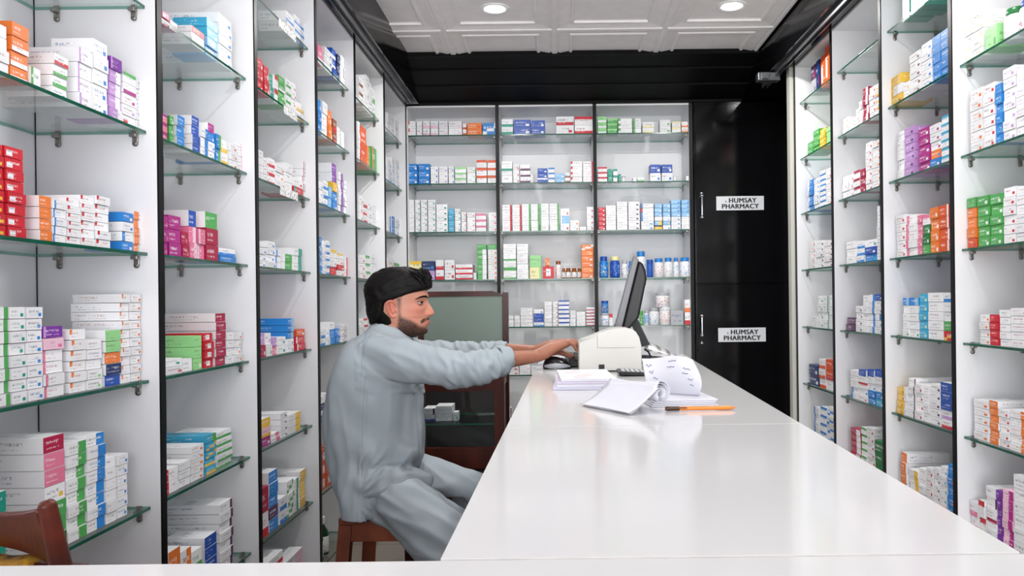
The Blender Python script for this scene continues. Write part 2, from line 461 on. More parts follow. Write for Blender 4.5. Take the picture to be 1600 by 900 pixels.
class CartonMesh:
    def __init__(self): self.v = []; self.f = []; self.base = []; self.ink = []; self.par = []; self.uv = []
    def quad(self, p, u0, u1, v0, v1, W, H, bc, ic, flag, seed):
        o = len(self.v); self.v += p; self.f.append((o, o+1, o+2, o+3))
        self.base.append(bc); self.ink.append(ic); self.par.append((W/H if H else 1, seed, flag, 1.0))
        a = W/H
        self.uv += [(u0*a, v0), (u1*a, v0), (u1*a, v1), (u0*a, v1)]
    def carton(self, M, w, d, h, style, seed):
        """w along the shelf, d into it, h high; front face at y=0"""
        rnd = random.Random(seed)
        b = style[0]; a = style[1] if len(style) > 2 else b; lay = style[2] if len(style) > 2 else '-'
        j = rnd.uniform(-.04, .03)
        cb_, ca = col(b, j), col(a, j)
        inkname = 'dark'
        if a != b and a not in 'wK' and rnd.random() < .7 and lay != 'F': ci = tuple(c*.55 for c in col(a)[:3]) + (1,)
        else: ci = srgb(*rnd.choice([(70, 74, 90), (60, 80, 130), (120, 70, 80), (84, 84, 88)]))
        wi = srgb(246, 246, 248)
        def inkon(c): return ci if c in LIGHTS else wi
        def face(P, W, H, cuts, flag, sd):
            uc, vc, acc = cuts
            us = (0,) + uc + (1,); vs = (0,) + vc + (1,)
            for i in range(len(us)-1):
                for k in range(len(vs)-1):
                    cc = a if (i, k) in acc else b
                    u0, u1, v0, v1 = us[i], us[i+1], vs[k], vs[k+1]
                    self.quad([M @ P(u0, v0), M @ P(u1, v0), M @ P(u1, v1), M @ P(u0, v1)], u0, u1, v0, v1, W, H,
                              ca if cc == a and (i, k) in acc else cb_, inkon(cc), flag, sd)
        plain = ((), (), set())
        full = ((), (), {(0, 0)})
        solid = lay == 'F' and rnd.random() < .0
        side = plain
        if b == a: side = plain
        face(lambda u, v: Vector((w*u, 0, h*v)), w, h, CUTS.get(lay, plain), 1.0, seed % 97 + .1)
        face(lambda u, v: Vector((0, d*(1-u), h*v)), d, h, side, .8, seed % 89 + .3)
        face(lambda u, v: Vector((w, d*u, h*v)), d, h, side, .8, seed % 83 + .7)
        face(lambda u, v: Vector((w*u, d*v, h)), w, d, plain, .5, seed % 79 + .5)
        face(lambda u, v: Vector((w*u, d*(1-v), 0)), w, d, plain, .0, .5)
        face(lambda u, v: Vector((w*(1-u), d, h*v)), w, h, plain, .0, .5)
    def build(self, name):
        me = bpy.data.meshes.new(name); me.from_pydata(self.v, [], self.f); me.update()
        for nm, dat in (('base', self.base), ('ink', self.ink), ('par', self.par)):
            at_ = me.attributes.new(nm, 'FLOAT_COLOR', 'FACE')
            at_.data.foreach_set('color', [c for t in dat for c in t])
        ul = me.uv_layers.new(name='print'); ul.data.foreach_set('uv', [c for t in self.uv for c in t])
        me.materials.append(M_CARTON)
        o = bpy.data.objects.new(name, me); C.objects.link(o)
        return o

def carton_material():
    m = bpy.data.materials.new('printed_carton'); m.use_nodes = True
    nt = m.node_tree; b = nt.nodes['Principled BSDF']; b.inputs['Roughness'].default_value = .38; b.inputs['Specular IOR Level'].default_value = .4
    N = nt.nodes.new; L = nt.links.new
    def A(nm):
        n = N('ShaderNodeAttribute'); n.attribute_name = nm; return n
    base, ink, par = A('base'), A('ink'), A('par')
    uv = N('ShaderNodeUVMap'); uv.uv_map = 'print'
    su = N('ShaderNodeSeparateXYZ'); L(uv.outputs[0], su.inputs[0])
    sp = N('ShaderNodeSeparateColor'); L(par.outputs['Color'], sp.inputs[0])
    def mt(op, x, y=None, z=None):
        n = N('ShaderNodeMath'); n.operation = op
        for i, q in enumerate((x, y, z)):
            if q is None: continue
            if isinstance(q, (int, float)): n.inputs[i].default_value = q
            else: L(q, n.inputs[i])
        return n.outputs[0]
    u, v = su.outputs[0], su.outputs[1]
    seed, flag = sp.outputs[1], sp.outputs[2]
    def band(lo, hi): return mt('MULTIPLY', mt('GREATER_THAN', v, lo), mt('LESS_THAN', v, hi))
    def marks(freq, row, thr):
        cv = N('ShaderNodeCombineXYZ'); L(mt('MULTIPLY_ADD', u, freq, mt('MULTIPLY', seed, 7.3)), cv.inputs[0]); L(mt('MULTIPLY', v, 3.0), cv.inputs[1]); L(mt('ADD', seed, row), cv.inputs[2])
        n = N('ShaderNodeTexNoise'); n.inputs['Scale'].default_value = 1.0; n.inputs['Detail'].default_value = 2; L(cv.outputs[0], n.inputs['Vector'])
        return mt('GREATER_THAN', n.outputs[0], thr)
    t1 = mt('MULTIPLY', band(.50, .71), marks(10.0, 1.0, .50))
    t2 = mt('MULTIPLY', band(.22, .32), marks(12.0, 5.0, .52))
    un = mt('DIVIDE', u, sp.outputs[0])
    t1 = mt('MULTIPLY', t1, marks(.55, 11.0, .43)); t2 = mt('MULTIPLY', t2, marks(.6, 17.0, .46))
    rng = mt('MULTIPLY', mt('GREATER_THAN', un, .08), mt('LESS_THAN', un, mt('MULTIPLY_ADD', mt('FRACT', mt('MULTIPLY', seed, 3.7)), .35, .5)))
    tt = mt('MULTIPLY', mt('MULTIPLY', mt('MULTIPLY', mt('MAXIMUM', t1, t2), rng), flag), .62)
    mx = N('ShaderNodeMix'); mx.data_type = 'RGBA'; L(tt, mx.inputs['Factor']); L(base.outputs['Color'], mx.inputs['A']); L(ink.outputs['Color'], mx.inputs['B'])
    L(mx.outputs['Result'], b.inputs['Base Color'])
    return m
M_CARTON = carton_material()

# bay level | x0 x1 top rows style(s from the bottom up) ; '+' = long carton, '@' = set back from the edge (cm)
STOCK = '''
L1 2|-22 15 33 4 wrL;18 46 38 4 owB,owB,owB,oo-;48 64 106 1 wgL;84 107 87 4 wcX,wgB,wgB,wrB;124 146 78 4+ wpl;147 170 65 5 wbX;173 191 91 5 pwR,pwR,pwR,pwR,Ppl;193 214 115 5 wrP,wpX,wmX,wmB,wgT;214 223 124 5 ww-
L1 3|-24 9 222 8 ryX;11 41 230 8 rwP;62 82 306 4 woF;84 105 314 5 wbl;106 127 310 6 wrC;128 150 306 6 wrC;151 173 307 6 wrC;191 209 332 4 bwX,wbL,wbX,bwX;210 226 331 5 woH
L1 4|-24 16 479 8 wgx;17 42 479 8 wtX;43 68 479 8 wbX;70 101 509 6 wkl,wkl,wkl,wkl,KkX,Ppl;111 136 514 6 woC;137 161 530 5 wlX,wlX,ww-,ww-,ww-;165 190 515 5 wBF,wNF,woF,wlF,wlF;191 205 459 10~ woC;206 222 459 10~ woX
L1 5|-20 10 770 4 wtF;72 105 680 7+ wGF,wgF,wgF,wyX,wkF,wkF,wCF;106 136 690 8 wgR;137 166 677 8+ wbR;167 184 714 6 ww-;185 201 709 6 wbX
L2 1|253 264 20 2 kwP;265 277 34 2 KkX;300 320 46 3 ww-,ww-,wrF;323 341 33 4 SwM,SwM,cwX,cwX;342 363 27 5+ wbX
L2 2|254 263 178 3 kmT;264 271 181 3 gwX;277 289 181 3 wbF;301 313 182 4 wBF;314 326 200 3 wbR;327 337 193 4 wbX,wbX,bwX,wmF;338 346 210 2 bgR;347 357 219 2 wyB;359 370 224 3 wrX;371 381 224 3 wKR
L2 3|254 263 337 3 mkX;264 284 337 3 mmX;285 296 362 2 CkX;297 309 329 3+ kKR,kKR,wBF;310 321 358 2 kKL;322 341 332 3 CCX,CCX,wgF;343 369 388 2 bbX,wbB
L2 4|258 286 560 2 wrX,wtX;287 302 560 1 ww-;304 317 524 3 lwX,llX,llX;319 334 520 4 rwM;337 353 489 6+ wCF;356 366 519 4 ww-;367 378 519 4 woX
L2 5|259 280 731 2 wrL;281 299 720 3 ww-;300 320 695 5+ woX;322 338 678 5+ cyB,cyB,cyZ,cyZ,cgR;339 363 672 5 wgB
L2 6|263 282 858 2 woF;283 300 858 2 woR;301 318 858 2 wgB;320 339 835 4 wBF;345 365 783 7+ wux
L3 0|448 460 22 2 wbB;461 477 30 3 wbB
L3 1|402 411 92 3 rwX;413 421 104 2 rwX;422 428 115 2 wtF;429 435 118 2 wrT;436 446 120 4 gwX,gwX,gwB,ggX;447 455 125 4 wgB;456 463 130 4 wrX;464 475 162 2 wyB
L3 2|404 411 235 4 ww-;412 420 247 3 wrX;421 431 248 3 wrB;432 445 258 3 woX;447 457 256 3 ww-;459 473 280 2 rtL,wrX;474 482 254 5+ wrl
L3 3|405 417 387 3 wbX;418 431 377 4+ wbX;432 440 390 3 wbL;446 457 397 2 wgF;459 472 388 3 wtR
L3 4|406 415 520 2 CwX,wpF;416 425 520 2 wgX,wpX;426 433 527 2 kwX,pwX;434 448 526 2 wtX;450 460 497 5+ wbX,wbX,bSR,bSR,bSR;464 477 514 3 rwl,rwl,OwX
L3 5|409 423 653 3 mwX,KyB,wyF;424 437 676 2 wkR;439 450 644 4+ wNX;451 469 645 3 wyR
L3 6|409 420 761 2 wrB,CCX;422 436 735 5+ wbF,uBX,wbF,wbF,wbF;437 448 776 2 wbB;450 460 750 3 wgZ;461 468 747 3 wtR;469 478 734 4 wyF
L3 7|412 444 872 5 wrB;446 474 867 5+ wKR
L4 0|498 505 72 1 kwB;507 519 78 3 wBX;520 526 77 3 BwB;527 531 86 3 NwX;532 537 87 3 ww-;538 542 92 3 ww-;543 547 98 3 wgB
L4 1|498 503 156 3 bwX;504 512 160 3 ww-;513 519 173 2 owX;520 526 187 2 nrB;527 532 199 2 wgX;533 538 206 1 ww-
L4 2|498 505 284 3 wbX;506 513 283 3 wbB;514 519 292 2 SbX;520 527 256 5+ bwX,bwX,ywX,wPF,wPF;529 536 270 5 wPR;537 545 283 4 wPl
L4 3|499 503 370 5 bwX;504 509 376 5 wbX;510 516 376 5 wbB;517 526 390 3 rrX,wpX,wyT;527 537 396 4 wrX,rwX,wrX,wyT;538 544 402 3 wrR
L4 4|501 508 516 2 wbB;509 515 512 2 wcX;516 524 503 3+ wbF,wbF,ww-;525 531 513 2 bwX;532 538 506 3 wrX;543 550 507 3 ww-
L4 5|502 508 618 3 wbB,wNF,ww-;509 516 614 3 wbB,wNF,ww-
L4 6|503 510 702 3 OwM;511 519 696 3+ OwM,OrX,OrX;520 525 733 1 OrX
L5 0|561 567 122 3 wnB;568 571 118 3 ww-;572 577 119 3 wgX;578 582 130 3 wgX;583 587 140 2 wgB;588 592 147 2 wgX
L5 1|560 563 190 3 wrX;564 573 199 2 OoX;574 580 229 1 ogR;581 588 231 1 goL
L5 2|561 567 306 3 wrX;568 574 312 3 wrB;575 581 316 3 wbX;582 588 318 3 ww-;589 594 330 2 wrX
L5 3|562 571 399 3 wrX;572 579 399 3 wgT;580 588 399 3 ww-
L5 4|562 568 498 3 wgX;569 575 497 3 wrT
L6 0|606 611 178 2 ww-;612 617 182 2 ww-;618 624 189 1 ww-
L6 1|606 612 250 3 wbX;613 618 247 3 ww-;619 624 250 3 wbX
L6 2|606 611 337 2 wbR;612 617 338 2 wbF;618 624 342 2 wbX;625 630 343 2 wbR
L6 3|606 615 404 2 wkX;616 625 411 2 wgT
B1 0|638 650 189 2 wrC;651 660 189 2 wKX;661 672 189 2 wKB;673 685 189 2 wKB;686 700 189 2 wKX;701 722 189 2 wKX;723 729 193 2 wOB;730 753 192 2 oOX;754 777 192 1 bwZ
B1 1|638 653 256 3 bwX;654 672 256 3 bwX;673 685 260 3 wbX;686 700 260 3 wpX;701 710 260 3 wbX;711 729 261 3 wlT;730 743 261 3 wlX;745 761 250 3 wOT;762 777 250 3 wOT
B1 2|640 648 312 6 ww-;649 657 312 6 wtX;658 668 312 6 wtX;669 681 312 6 wtX;682 700 319 5 wtX;701 710 326 4 wcF;711 720 326 4 wtX;721 729 331 4 wkX;730 743 332 4 wkX;744 760 334 3 wkT;764 777 332 3 wkX
B1 3|640 659 408 2 wYF,YyT;660 680 408 2 pwX,NbX;681 694 406 2 wrB;695 711 406 2 wrX;712 739 413 3 wrB;740 745 426 1 ww-;746 761 382 7 gwR,gwR,gwR,gwR,gwR,gwR,ggX;763 778 382 7 woX,woX,woX,woX,woX,woX,ggX
B2 0|784 802 186 2 wtB;803 830 187 2 BwX;831 852 188 2 BwX;869 897 182 2 wrX,wrB;898 928 182 2 wrB,wrT
B2 1|784 801 252 3 ww-,wtT,ww-;802 812 257 3 wrX;813 829 257 3 wuB;840 856 263 3 BwT,BwX,BwX;857 867 262 3 wbT;868 882 271 2 SwX;883 891 270 2 wnB;892 910 252 4 wrC;911 928 252 4 wrx
B2 2|785 800 320 5 wrx;801 815 320 5 wrx;816 829 319 5 wgx;830 843 319 5 wgx;844 858 318 5 wgl;859 874 318 5 wgx;876 890 326 3 wrX,Swl,wrX;891 905 344 2 woX;906 916 354 1 ww-;917 928 323 4 wrX
B2 3|787 807 381 7 wgB,wgT,wgB,wgT,ww-,ww-,ww-;808 826 381 7 ww-;828 846 399 2 Ylx,llX;848 866 416 1 rwM;852 859 403 1 oYX#;909 928 382 6 owX,oyX,owX,owX,oyX,owZ
B2 4|794 803 493 3 ww-;804 813 493 3 ww-;814 833 481 5 ww-;834 850 483 4 wbB,wBF,wBF,wbX;851 863 471 6 ww-;864 872 471 6 wrX;873 890 469 6 wBT;891 900 485 4 ww-;901 915 487 4 ww-;916 932 480 6 wCB
B2 5|789 811 572 2 wrX;812 829 571 2 wKX;830 840 572 2 wrX
B2 6|790 800 637 2 wux
B3 0|934 948 182 3 lwB;949 965 185 3 glT;966 988 185 3 wgC;989 1002 185 3 wgL;1004 1022 191 2 wYB;1031 1048 187 2 wgX;1050 1064 190 2 wYT;1065 1079 190 2 woB
B3 1|934 949 261 3 wrT;950 957 264 2 tgX;958 965 264 2 wtT;966 971 272 1 tgX;989 995 277 1 ww-;996 1007 277 1 wgB;1016 1033 257 2 wbX,BwX;1034 1051 257 2 wbX,BwX;1072 1078 275 1 ww-
B3 2|935 946 324 5 rwX;947 963 321 5 ww-;964 981 315 6 ww-;982 1000 315 6 wuX;1002 1022 318 6 wbX,wbX,wbl,wbl,wrl,wbl;1023 1035 318 6 yNT,SyR,ww-,SwX,SwX,SwX;1036 1048 318 6 wbX,SyX,wSX,SwX,SwX,SwX;1049 1064 312 7 wbX,wbX,wbX,SwX,SbX,SbX,SbX;1065 1078 312 7 ww-,ww-,ww-,SwX,SbX,SbX,SbX
B3 4|952 958 490 1 wrT;1048 1068 485 1 eww;1070 1081 468 2 wrB,woB
R1 1|1507 1520 26 5 wYX;1521 1536 18 5+ wYX;1540 1559 41 1 lgX
R1 2|1517 1536 139 6 woX;1537 1555 131 6 wrX;1556 1567 131 6 bcX;1568 1587 105 7 wpX;1588 1610 102 7 wpX
R1 3|1512 1526 309 5 OrX,ooX,ooX,ooX,ggX;1528 1546 306 5 gwX;1548 1567 303 5 gwX;1568 1587 292 6 wrX;1588 1610 290 6 wKX
R1 4|1531 1546 491 4 woX;1547 1561 491 4 rrX;1562 1579 484 5 ww-;1580 1610 481 5 wrX
R1 5|1522 1545 625 5 woX;1547 1561 626 6+ woF;1562 1577 640 5 wrX;1578 1610 642 5+ woR
R1 6|1517 1529 784 2 wkB;1530 1540 782 2 wrT;1541 1557 761 5 wBB,wCT,ww-,wux,ww-;1558 1566 766 6 PuX;1567 1584 766 6 KmR;1585 1612 745 6 wuX
R2 0|1409 1420 -9 1 twl;1422 1433 -14 1 twX;1434 1444 -18 1 twX
R2 1|1393 1410 118 3 ynX,wyL,yyX;1411 1421 128 2 wyX;1422 1439 82 5 wnX;1440 1456 66 5 wbX;1457 1470 55 5 bbX;1471 1485 46 5 bbX
R2 2|1403 1413 205 5 ww-;1414 1429 199 6+ puX;1436 1453 200 5 mwX;1454 1470 194 5 bwX,obX,wmX,wmX,wmX;1471 1486 179 6 wcT
R2 3|1401 1415 336 5 wrX;1416 1433 336 5 wkL;1434 1441 336 5 kwX;1442 1453 336 4 ggX,GwX,GwX,wkT;1454 1467 324 4 owX;1468 1483 320 4 Owx;1484 1489 319 4 rBX
R2 4|1411 1421 465 5 wgX,ww-,ww-,ww-,bSR;1422 1436 465 5 wgX,ww-,ww-,ww-,bSR;1437 1449 459 5 cYX;1450 1474 457 5 ww-;1475 1491 457 5 ryZ,gBX,wSX,wSX,wbB
R2 5|1402 1412 605 4 ynX;1413 1418 605 4 ww-;1419 1430 591 5+ wux;1431 1442 600 4 wrX;1443 1453 602 4 ww-;1454 1470 600 5 wuX;1471 1491 598 5 wrB,wpB,wBF,wBF,wBF
R2 6|1408 1417 707 4+ woF;1421 1435 734 4 wyR;1436 1447 732 4 ww-;1448 1459 731 4 wrX;1460 1469 731 5 wuX;1470 1480 729 5 wcX;1481 1492 726 5 boX
R3 0|1342 1352 80 1 ww-;1353 1363 72 1 ww-;1364 1375 65 1 ww-
R3 1|1317 1325 184 3 woX;1326 1336 186 3 wgX;1337 1342 170 3 wrX;1343 1348 158 3 wrX;1349 1357 137 4 CwR;1358 1368 135 5 wrX;1369 1377 129 5 wyB
R3 2|1316 1326 275 3 wKX;1327 1333 272 3 wrX;1334 1344 266 3 wCT;1345 1352 264 3 CwX;1353 1363 222 7 wrX;1364 1377 219 7 woX
R3 3|1323 1338 377 3 ww-;1339 1351 377 3 wbB;1352 1370 374 3 bcX,BwX,wtX;1371 1379 321 8 ww-
R3 4|1323 1337 496 2 uuX;1338 1348 478 4 wuX;1349 1358 461 6 ww-;1359 1367 460 6 wbR;1368 1380 459 6 wcX,wbX,wbR,wBX,wBX,BwX
R3 5|1330 1341 578 5 wbL,wbL,ww-,ww-,ww-;1342 1356 578 5 wkX,wbX,wrT,ww-,Bwx;1357 1368 578 5 bwX,bwX,wbX,ww-,Bwx;1369 1381 578 5 cwX,bwX,wbX,ww-,Bwx
R3 6|1330 1345 670 6 CwR;1346 1355 668 6+ wgT;1356 1367 668 6 wrX;1368 1384 690 3 GNX
R4 0|1268 1275 102 2 euX,uCX;1276 1281 94 1 NCX;1282 1289 86 1 OwP;1290 1298 71 1 OwP
R4 1|1262 1270 222 2 glX;1271 1280 203 4 glX;1281 1290 201 4 yGX;1291 1300 198 4 lwX
R4 2|1262 1271 281 6 bwL;1272 1280 279 6 wbX;1281 1290 266 7 wbB;1291 1301 262 7 wrX
R4 3|1266 1274 376 5 woX;1275 1287 376 5 wuX;1288 1302 376 5 wnX
R4 4|1270 1277 494 2 ww-;1278 1286 462 4 wtX;1287 1295 462 4 wtx;1296 1304 461 4 wtX
R4 5|1265 1279 570 2 NwX;1280 1290 561 3 wOB;1291 1304 562 3 ww-,OrB,OoX
R4 6|1273 1281 636 5 wbL;1282 1292 636 5 wbT;1293 1306 637 5 wbZ
'''
ADJ = {'r': 'red', 'C': 'crimson', 'k': 'pink', 'K': 'pale-pink', 'm': 'magenta', 'p': 'lilac', 'P': 'purple', 'u': 'plum', 'b': 'blue', 'B': 'royal-blue', 'N': 'navy', 'c': 'cyan',
       'S': 'light-blue', 't': 'teal', 'g': 'green', 'G': 'dark-green', 'l': 'light-green', 'y': 'yellow', 'Y': 'cream', 'o': 'orange', 'O': 'deep-orange', 'n': 'brown', 'e': 'grey', 'w': 'white'}
def look(style):
    b = style[0]; a = style[1] if len(style) > 2 else b; lay = style[2] if len(style) > 2 else '-'
    if a == b or lay == '-': return ADJ[b] + ' carton'
    if lay == 'F': return '%s-fronted %s carton' % (ADJ[a], ADJ[b])
    return '%s-and-%s carton' % (ADJ[b], ADJ[a])

def true_u(px, z, d):
    return (px - VX) + ROLL * (FPX * z / d)
def place_x(side, px, z):
    """distance along the wall (left/right) or across (end wall) under a spot on the shelf's front edge"""
    if side == 'B':
        d = YB + .04
        return true_u(px, z, d) * d / FPX
    X = -1.042 if side == 'L' else 1.400
    d = 3.0
    for _ in range(6):
        u = true_u(px, z, d); d = FPX * X / u
    return d
cartons = []
seed = 100
for line in STOCK.strip().split('\n'):
    head, body = line.split('|'); bay, lev = head.split(); lev = int(lev); side = bay[0]
    z = {'L': LZ, 'B': BZ, 'R': RZ}[side][lev]
    bi = int(bay[1]) - 1
    firstlev = {'L': [1, 0, 0, 0, 0, 0], 'B': [0]*3, 'R': [1, 0, 0, 0]}[side][bi]
    for si, st in enumerate(body.split(';')):
        x0, x1, top, n, styles = st.split(); x0, x1, top = float(x0), float(x1), float(top)
        raised = styles.endswith('#'); styles = styles.rstrip('#')
        long_ = n.endswith('+'); mid_ = n.endswith('~'); n = int(n.rstrip('+~')); styles = styles.split(',')
        while len(styles) < n: styles.insert(0, styles[0])
        a, b_ = place_x(side, x0, z), place_x(side, x1, z)
        xm = (x0+x1)/2; dm = place_x(side, xm, z) if side != 'B' else YB+.04
        um = true_u(xm, z, dm)
        ztop = (VY - top - ROLL*um) * dm / FPX
        H = max(.012, ztop - z)
        zb = z
        if raised: zb = z + .0865; H = max(.02, ztop - zb)
        lo, hi = min(a, b_), max(a, b_)
        w = hi - lo - .0018
        h = H / n
        rnd = random.Random(seed)
        depth = rnd.uniform(.085, .125) if not long_ else rnd.uniform(.17, .21)
        if mid_: depth = .118
        depth = max(depth, min(.14, w*1.2)) if side != 'B' else max(.08, min(.14, w*1.3))
        sb0 = 0.0
        area_px = (x1-x0)
        for r in range(n):
            seed += 1
            rr = random.Random(seed)
            hj = h * .965 - .0006 if h < .03 else h - .0012
            sty = styles[r]
            sbk = sb0 + rr.uniform(0, .006)
            inset = rr.uniform(0, .0012)
            ang = rr.gauss(0, .012)
            loc_z = CAMZ + zb + r*h + .0004
            wl, dl = w - inset - .0004, depth
            if side == 'L': M = Matrix.Translation((-1.040 - sbk, lo + .0009, loc_z)) @ Matrix.Rotation(PI/2, 4, 'Z')
            elif side == 'R': M = Matrix.Translation((1.398 + sbk, hi - .0009, loc_z)) @ Matrix.Rotation(-PI/2, 4, 'Z')
            else: M = Matrix.Translation((lo + .0009, YB + .036 + sbk, loc_z))
            ang = max(-.012, min(.012, ang)) * min(1, .03 / max(w, .01))
            ctr = Matrix.Translation((wl/2, dl/2, 0))
            M = M @ ctr @ Matrix.Rotation(ang, 4, 'Z') @ ctr.inverted()
            px_area = area_px * hj * FPX / dm
            # only what stands inside the frame and is not behind other things counts
            vis = max(0, min(x1, 1600) - max(x0, 0)) / (x1 - x0)
            rowtxt = 'only' if n == 1 else ('bottom' if r == 0 else ('top' if r == n-1 else ORD[r] + ' up'))
            if n == 1: lab = '%s alone as %s pile from left, %s shelf down, %s' % (look(sty), ORD[si], ORD[lev-firstlev], BAYNAME[bay])
            else: lab = '%s, %s of %s pile from left, %s shelf down, %s' % (look(sty), rowtxt, ORD[si], ORD[lev-firstlev], BAYNAME[bay])
            cartons.append((px_area*vis, M, wl, dl, hj, sty, seed, lab, '%s cartons on the %s shelf of the %s' % ('medicine', ORD[lev-firstlev], BAYNAME[bay])))
cartons.sort(key=lambda c: -c[0])
stock = CartonMesh()
EXTRA_SINGLE = 0
for k, (ap, M, w, d, h, sty, sd, lab, grp) in enumerate(cartons):
    if k < 290:
        cm = CartonMesh(); cm.carton(Matrix.Identity(4), w, d, h, sty, sd)
        o = cm.build('medicine_carton'); o.matrix_world = M
        tag(o, lab, 'medicine box', grp)
    else:
        stock.carton(M, w, d, h, sty, sd)
o = stock.build('small_medicine_carton'); tag(o, 'the many smaller medicine cartons piled on the farther glass shelves', 'medicine boxes', kind='stuff')
print('cartons', len(cartons))
# ------------------------------------------------------------------ black cabinet with the two signs
CY = YB - .04
t = thing('storage_cabinet', 'tall glossy black cabinet with two lettered doors beside the end wall shelves', 'cabinet', (1.235, CY, 0))
MB().box(-.315, .315, .022, .36, 0, SH-.008).build('carcass', M_BLACK, t)
def text_geo(body, size, bold):
    cu = bpy.data.curves.new('lettering', 'FONT'); cu.body = body; cu.size = size; cu.extrude = .0006; cu.offset = bold; cu.align_x = 'CENTER'; cu.space_character = 1.10
    o = bpy.data.objects.new('lettering', cu); C.objects.link(o)
    dg = bpy.context.evaluated_depsgraph_get(); dg.update()
    me = o.evaluated_get(dg).to_mesh()
    vs = [tuple(v.co) for v in me.vertices]; fs = [tuple(p.vertices) for p in me.polygons]
    o.evaluated_get(dg).to_mesh_clear(); bpy.data.objects.remove(o); bpy.data.curves.remove(cu)
    return vs, fs
M_SIGN = mat('white_sign', srgb(212, 214, 218), .4, var=.03); M_LETTER = mat('black_letters', srgb(14, 14, 18), .5, var=.1)
def xz(px, py, d=CY): 
    p = at(px, py, d); return p.x - 1.235, p.z
def cab_door(pz0, pz1, hy0, hy1, lock_y, sx, sy0, sy1):
    z0 = xz(1160, pz1)[1]; z1 = xz(1160, pz0)[1]
    z0 = max(z0, .12)
    d = MB().bevbox(-.308, .312, 0, .02, z0+.003, z1-.003, .0025).build('door', M_BLACK, t)
    hx = xz(1096, (hy0+hy1)/2)[0]; za, zb_ = xz(1096, hy1)[1], xz(1096, hy0)[1]
    h = MB().tube([(hx, -.024, za+.012), (hx, -.024, zb_-.012)], .0062, 12)
    for zz in (za+.014, zb_-.014):
        h.tube([(hx, 0, zz), (hx, -.024, zz)], [.010, .008], 12); h.lathe([(.0005, -.012), (.010, -.010), (.0115, 0), (.010, .010), (.0005, .012)], (hx, -.024, zz), 12)
    h.build('handle', M_CHROME, d)['label'] = 'chrome bar handle'
    lz = xz(1096, lock_y)[1]
    MB().tube([(hx, .0, lz), (hx, -.010, lz)], [.013, .011], 16, side=(0, 0, 1)).build('lock', M_CHROME, d)
    x0, zt = xz(sx, sy0); x1, zb2 = xz(sx+74.5, sy1)
    s = MB().box(x0, x1, -.003, 0, zb2, zt, 0)
    hgt = zt - zb2; cx = (x0+x1)/2
    for txt, fz, fx in (('HUMSAY', .54, .05), ('PHARMACY', .12, 0.0)):
        vs, fs = text_geo(txt, hgt*.47, 0.0)
        W = max(v[0] for v in vs) - min(v[0] for v in vs)
        for ddx, ddz in ((-.0021, 0), (-.0008, .0008), (.0008, -.0008), (.0021, 0)):
            s.add([(cx + fx*(x1-x0) + v[0]*1.0 + ddx, -.0035 - v[2] - ddx*.05, zb2 + hgt*fz + v[1] + ddz) for v in vs], fs, 1)
    s.box(cx-.097, cx-.092, -.004, -.003, zb2+hgt*.56, zb2+hgt*.68, 1)
    o = s.build('sign', [M_SIGN, M_LETTER], d); o['label'] = 'white sign reading HUMSAY PHARMACY in black capitals'
cab_door(162, 443, 303, 343, 302, 1119, 307, 328)
cab_door(444, 690, 490, 527, 536, 1122, 512.5, 533.5)

# ------------------------------------------------------------------ white counters
CT = CAMZ - .23
def edgeL(y): return -.1076 + .0146*(y-.712)
def edgeR(y): return .4125 + .0446*(y-.712)
def slab(y0, y1, z0, z1, ov=0):
    return [(edgeL(y0)-ov, y0, z0), (edgeR(y0)+ov, y0, z0), (edgeR(y1)+ov, y1, z0), (edgeL(y1)-ov, y1, z0),
            (edgeL(y0)-ov, y0, z1), (edgeR(y0)+ov, y0, z1), (edgeR(y1)+ov, y1, z1), (edgeL(y1)-ov, y1, z1)]
t = thing('sales_counter', 'long white tiled counter running away down the shop under the monitor', 'counter', (0.15, 2.05, 0))
off = (0.15, 2.05, 0)
shift(MB().hexa(slab(.73, 3.36, 0, CT-.042, -.012)), off).build('counter_body', M_WHITE, t)
shift(MB().hexa(slab(.7165, 3.37, CT-.0405, CT-.012, -.002)), off).build('joint_bed', M_GROUT, t)
for ya_, yb_ in ((1.4645, 1.4695), (.7137, .7152)): shift(MB().hexa(slab(ya_, yb_, CT-.011, CT-.0004, -.001)), off).build('tile_joint', M_JOINT2, t)
for y0, y1 in ((.7154, 1.4643), (1.4697, 3.38)):
    shift(MB().hexa(slab(y0, y1, CT-.0115, CT)), off).build('worktop', M_TILE, t)
t = thing('front_counter', 'white counter across the front edge of the picture before the camera', 'counter', (-.25, .45, 0))
MB().box(-.78, .66, -.18, .235, 0, CT-.04).build('counter_body', M_WHITE, t)
MB().box(-.80, .68, -.20, .2625, CT-.0395, CT-.001).build('worktop', M_TILE, t)

# ------------------------------------------------------------------ receipt printer, mouse, keyboard, monitor, ...
M_PRN = mat('ivory_plastic', srgb(196, 194, 188), .4, var=.03, vscale=10)
PY0, PY1 = 2.578, 2.735
prof_px = [(905, 580.5), (904.5, 536), (910, 532), (923, 527), (942, 519.5), (958, 514), (972, 512.5), (984, 513.5), (993, 517.5), (999, 527), (1002.5, 541), (1003, 580.5)]
pp = [at(x, y, PY0) for x, y in prof_px]
px0 = pp[0].x
t = thing('receipt_printer', 'boxy ivory receipt printer standing on the white counter', 'printer', (pp[0].x, PY0, CT))
poly = [(p.x - pp[0].x, max(p.z - CT, .004)) for p in pp]
b = MB().prism(poly, 0, PY1-PY0, 'y').build('printer_case', M_PRN, t)
bv = b.modifiers.new('soft_edges', 'BEVEL'); bv.width = .003; bv.segments = 2; bv.limit_method = 'ANGLE'
g = MB()
def gl(a, b_, w=.0008):
    p, q = at(*a, PY0), at(*b_, PY0)
    p -= Vector((px0, PY0, CT)); q -= Vector((px0, PY0, CT)); p.y = q.y = 0
    g.tube([p, q], w, 6)
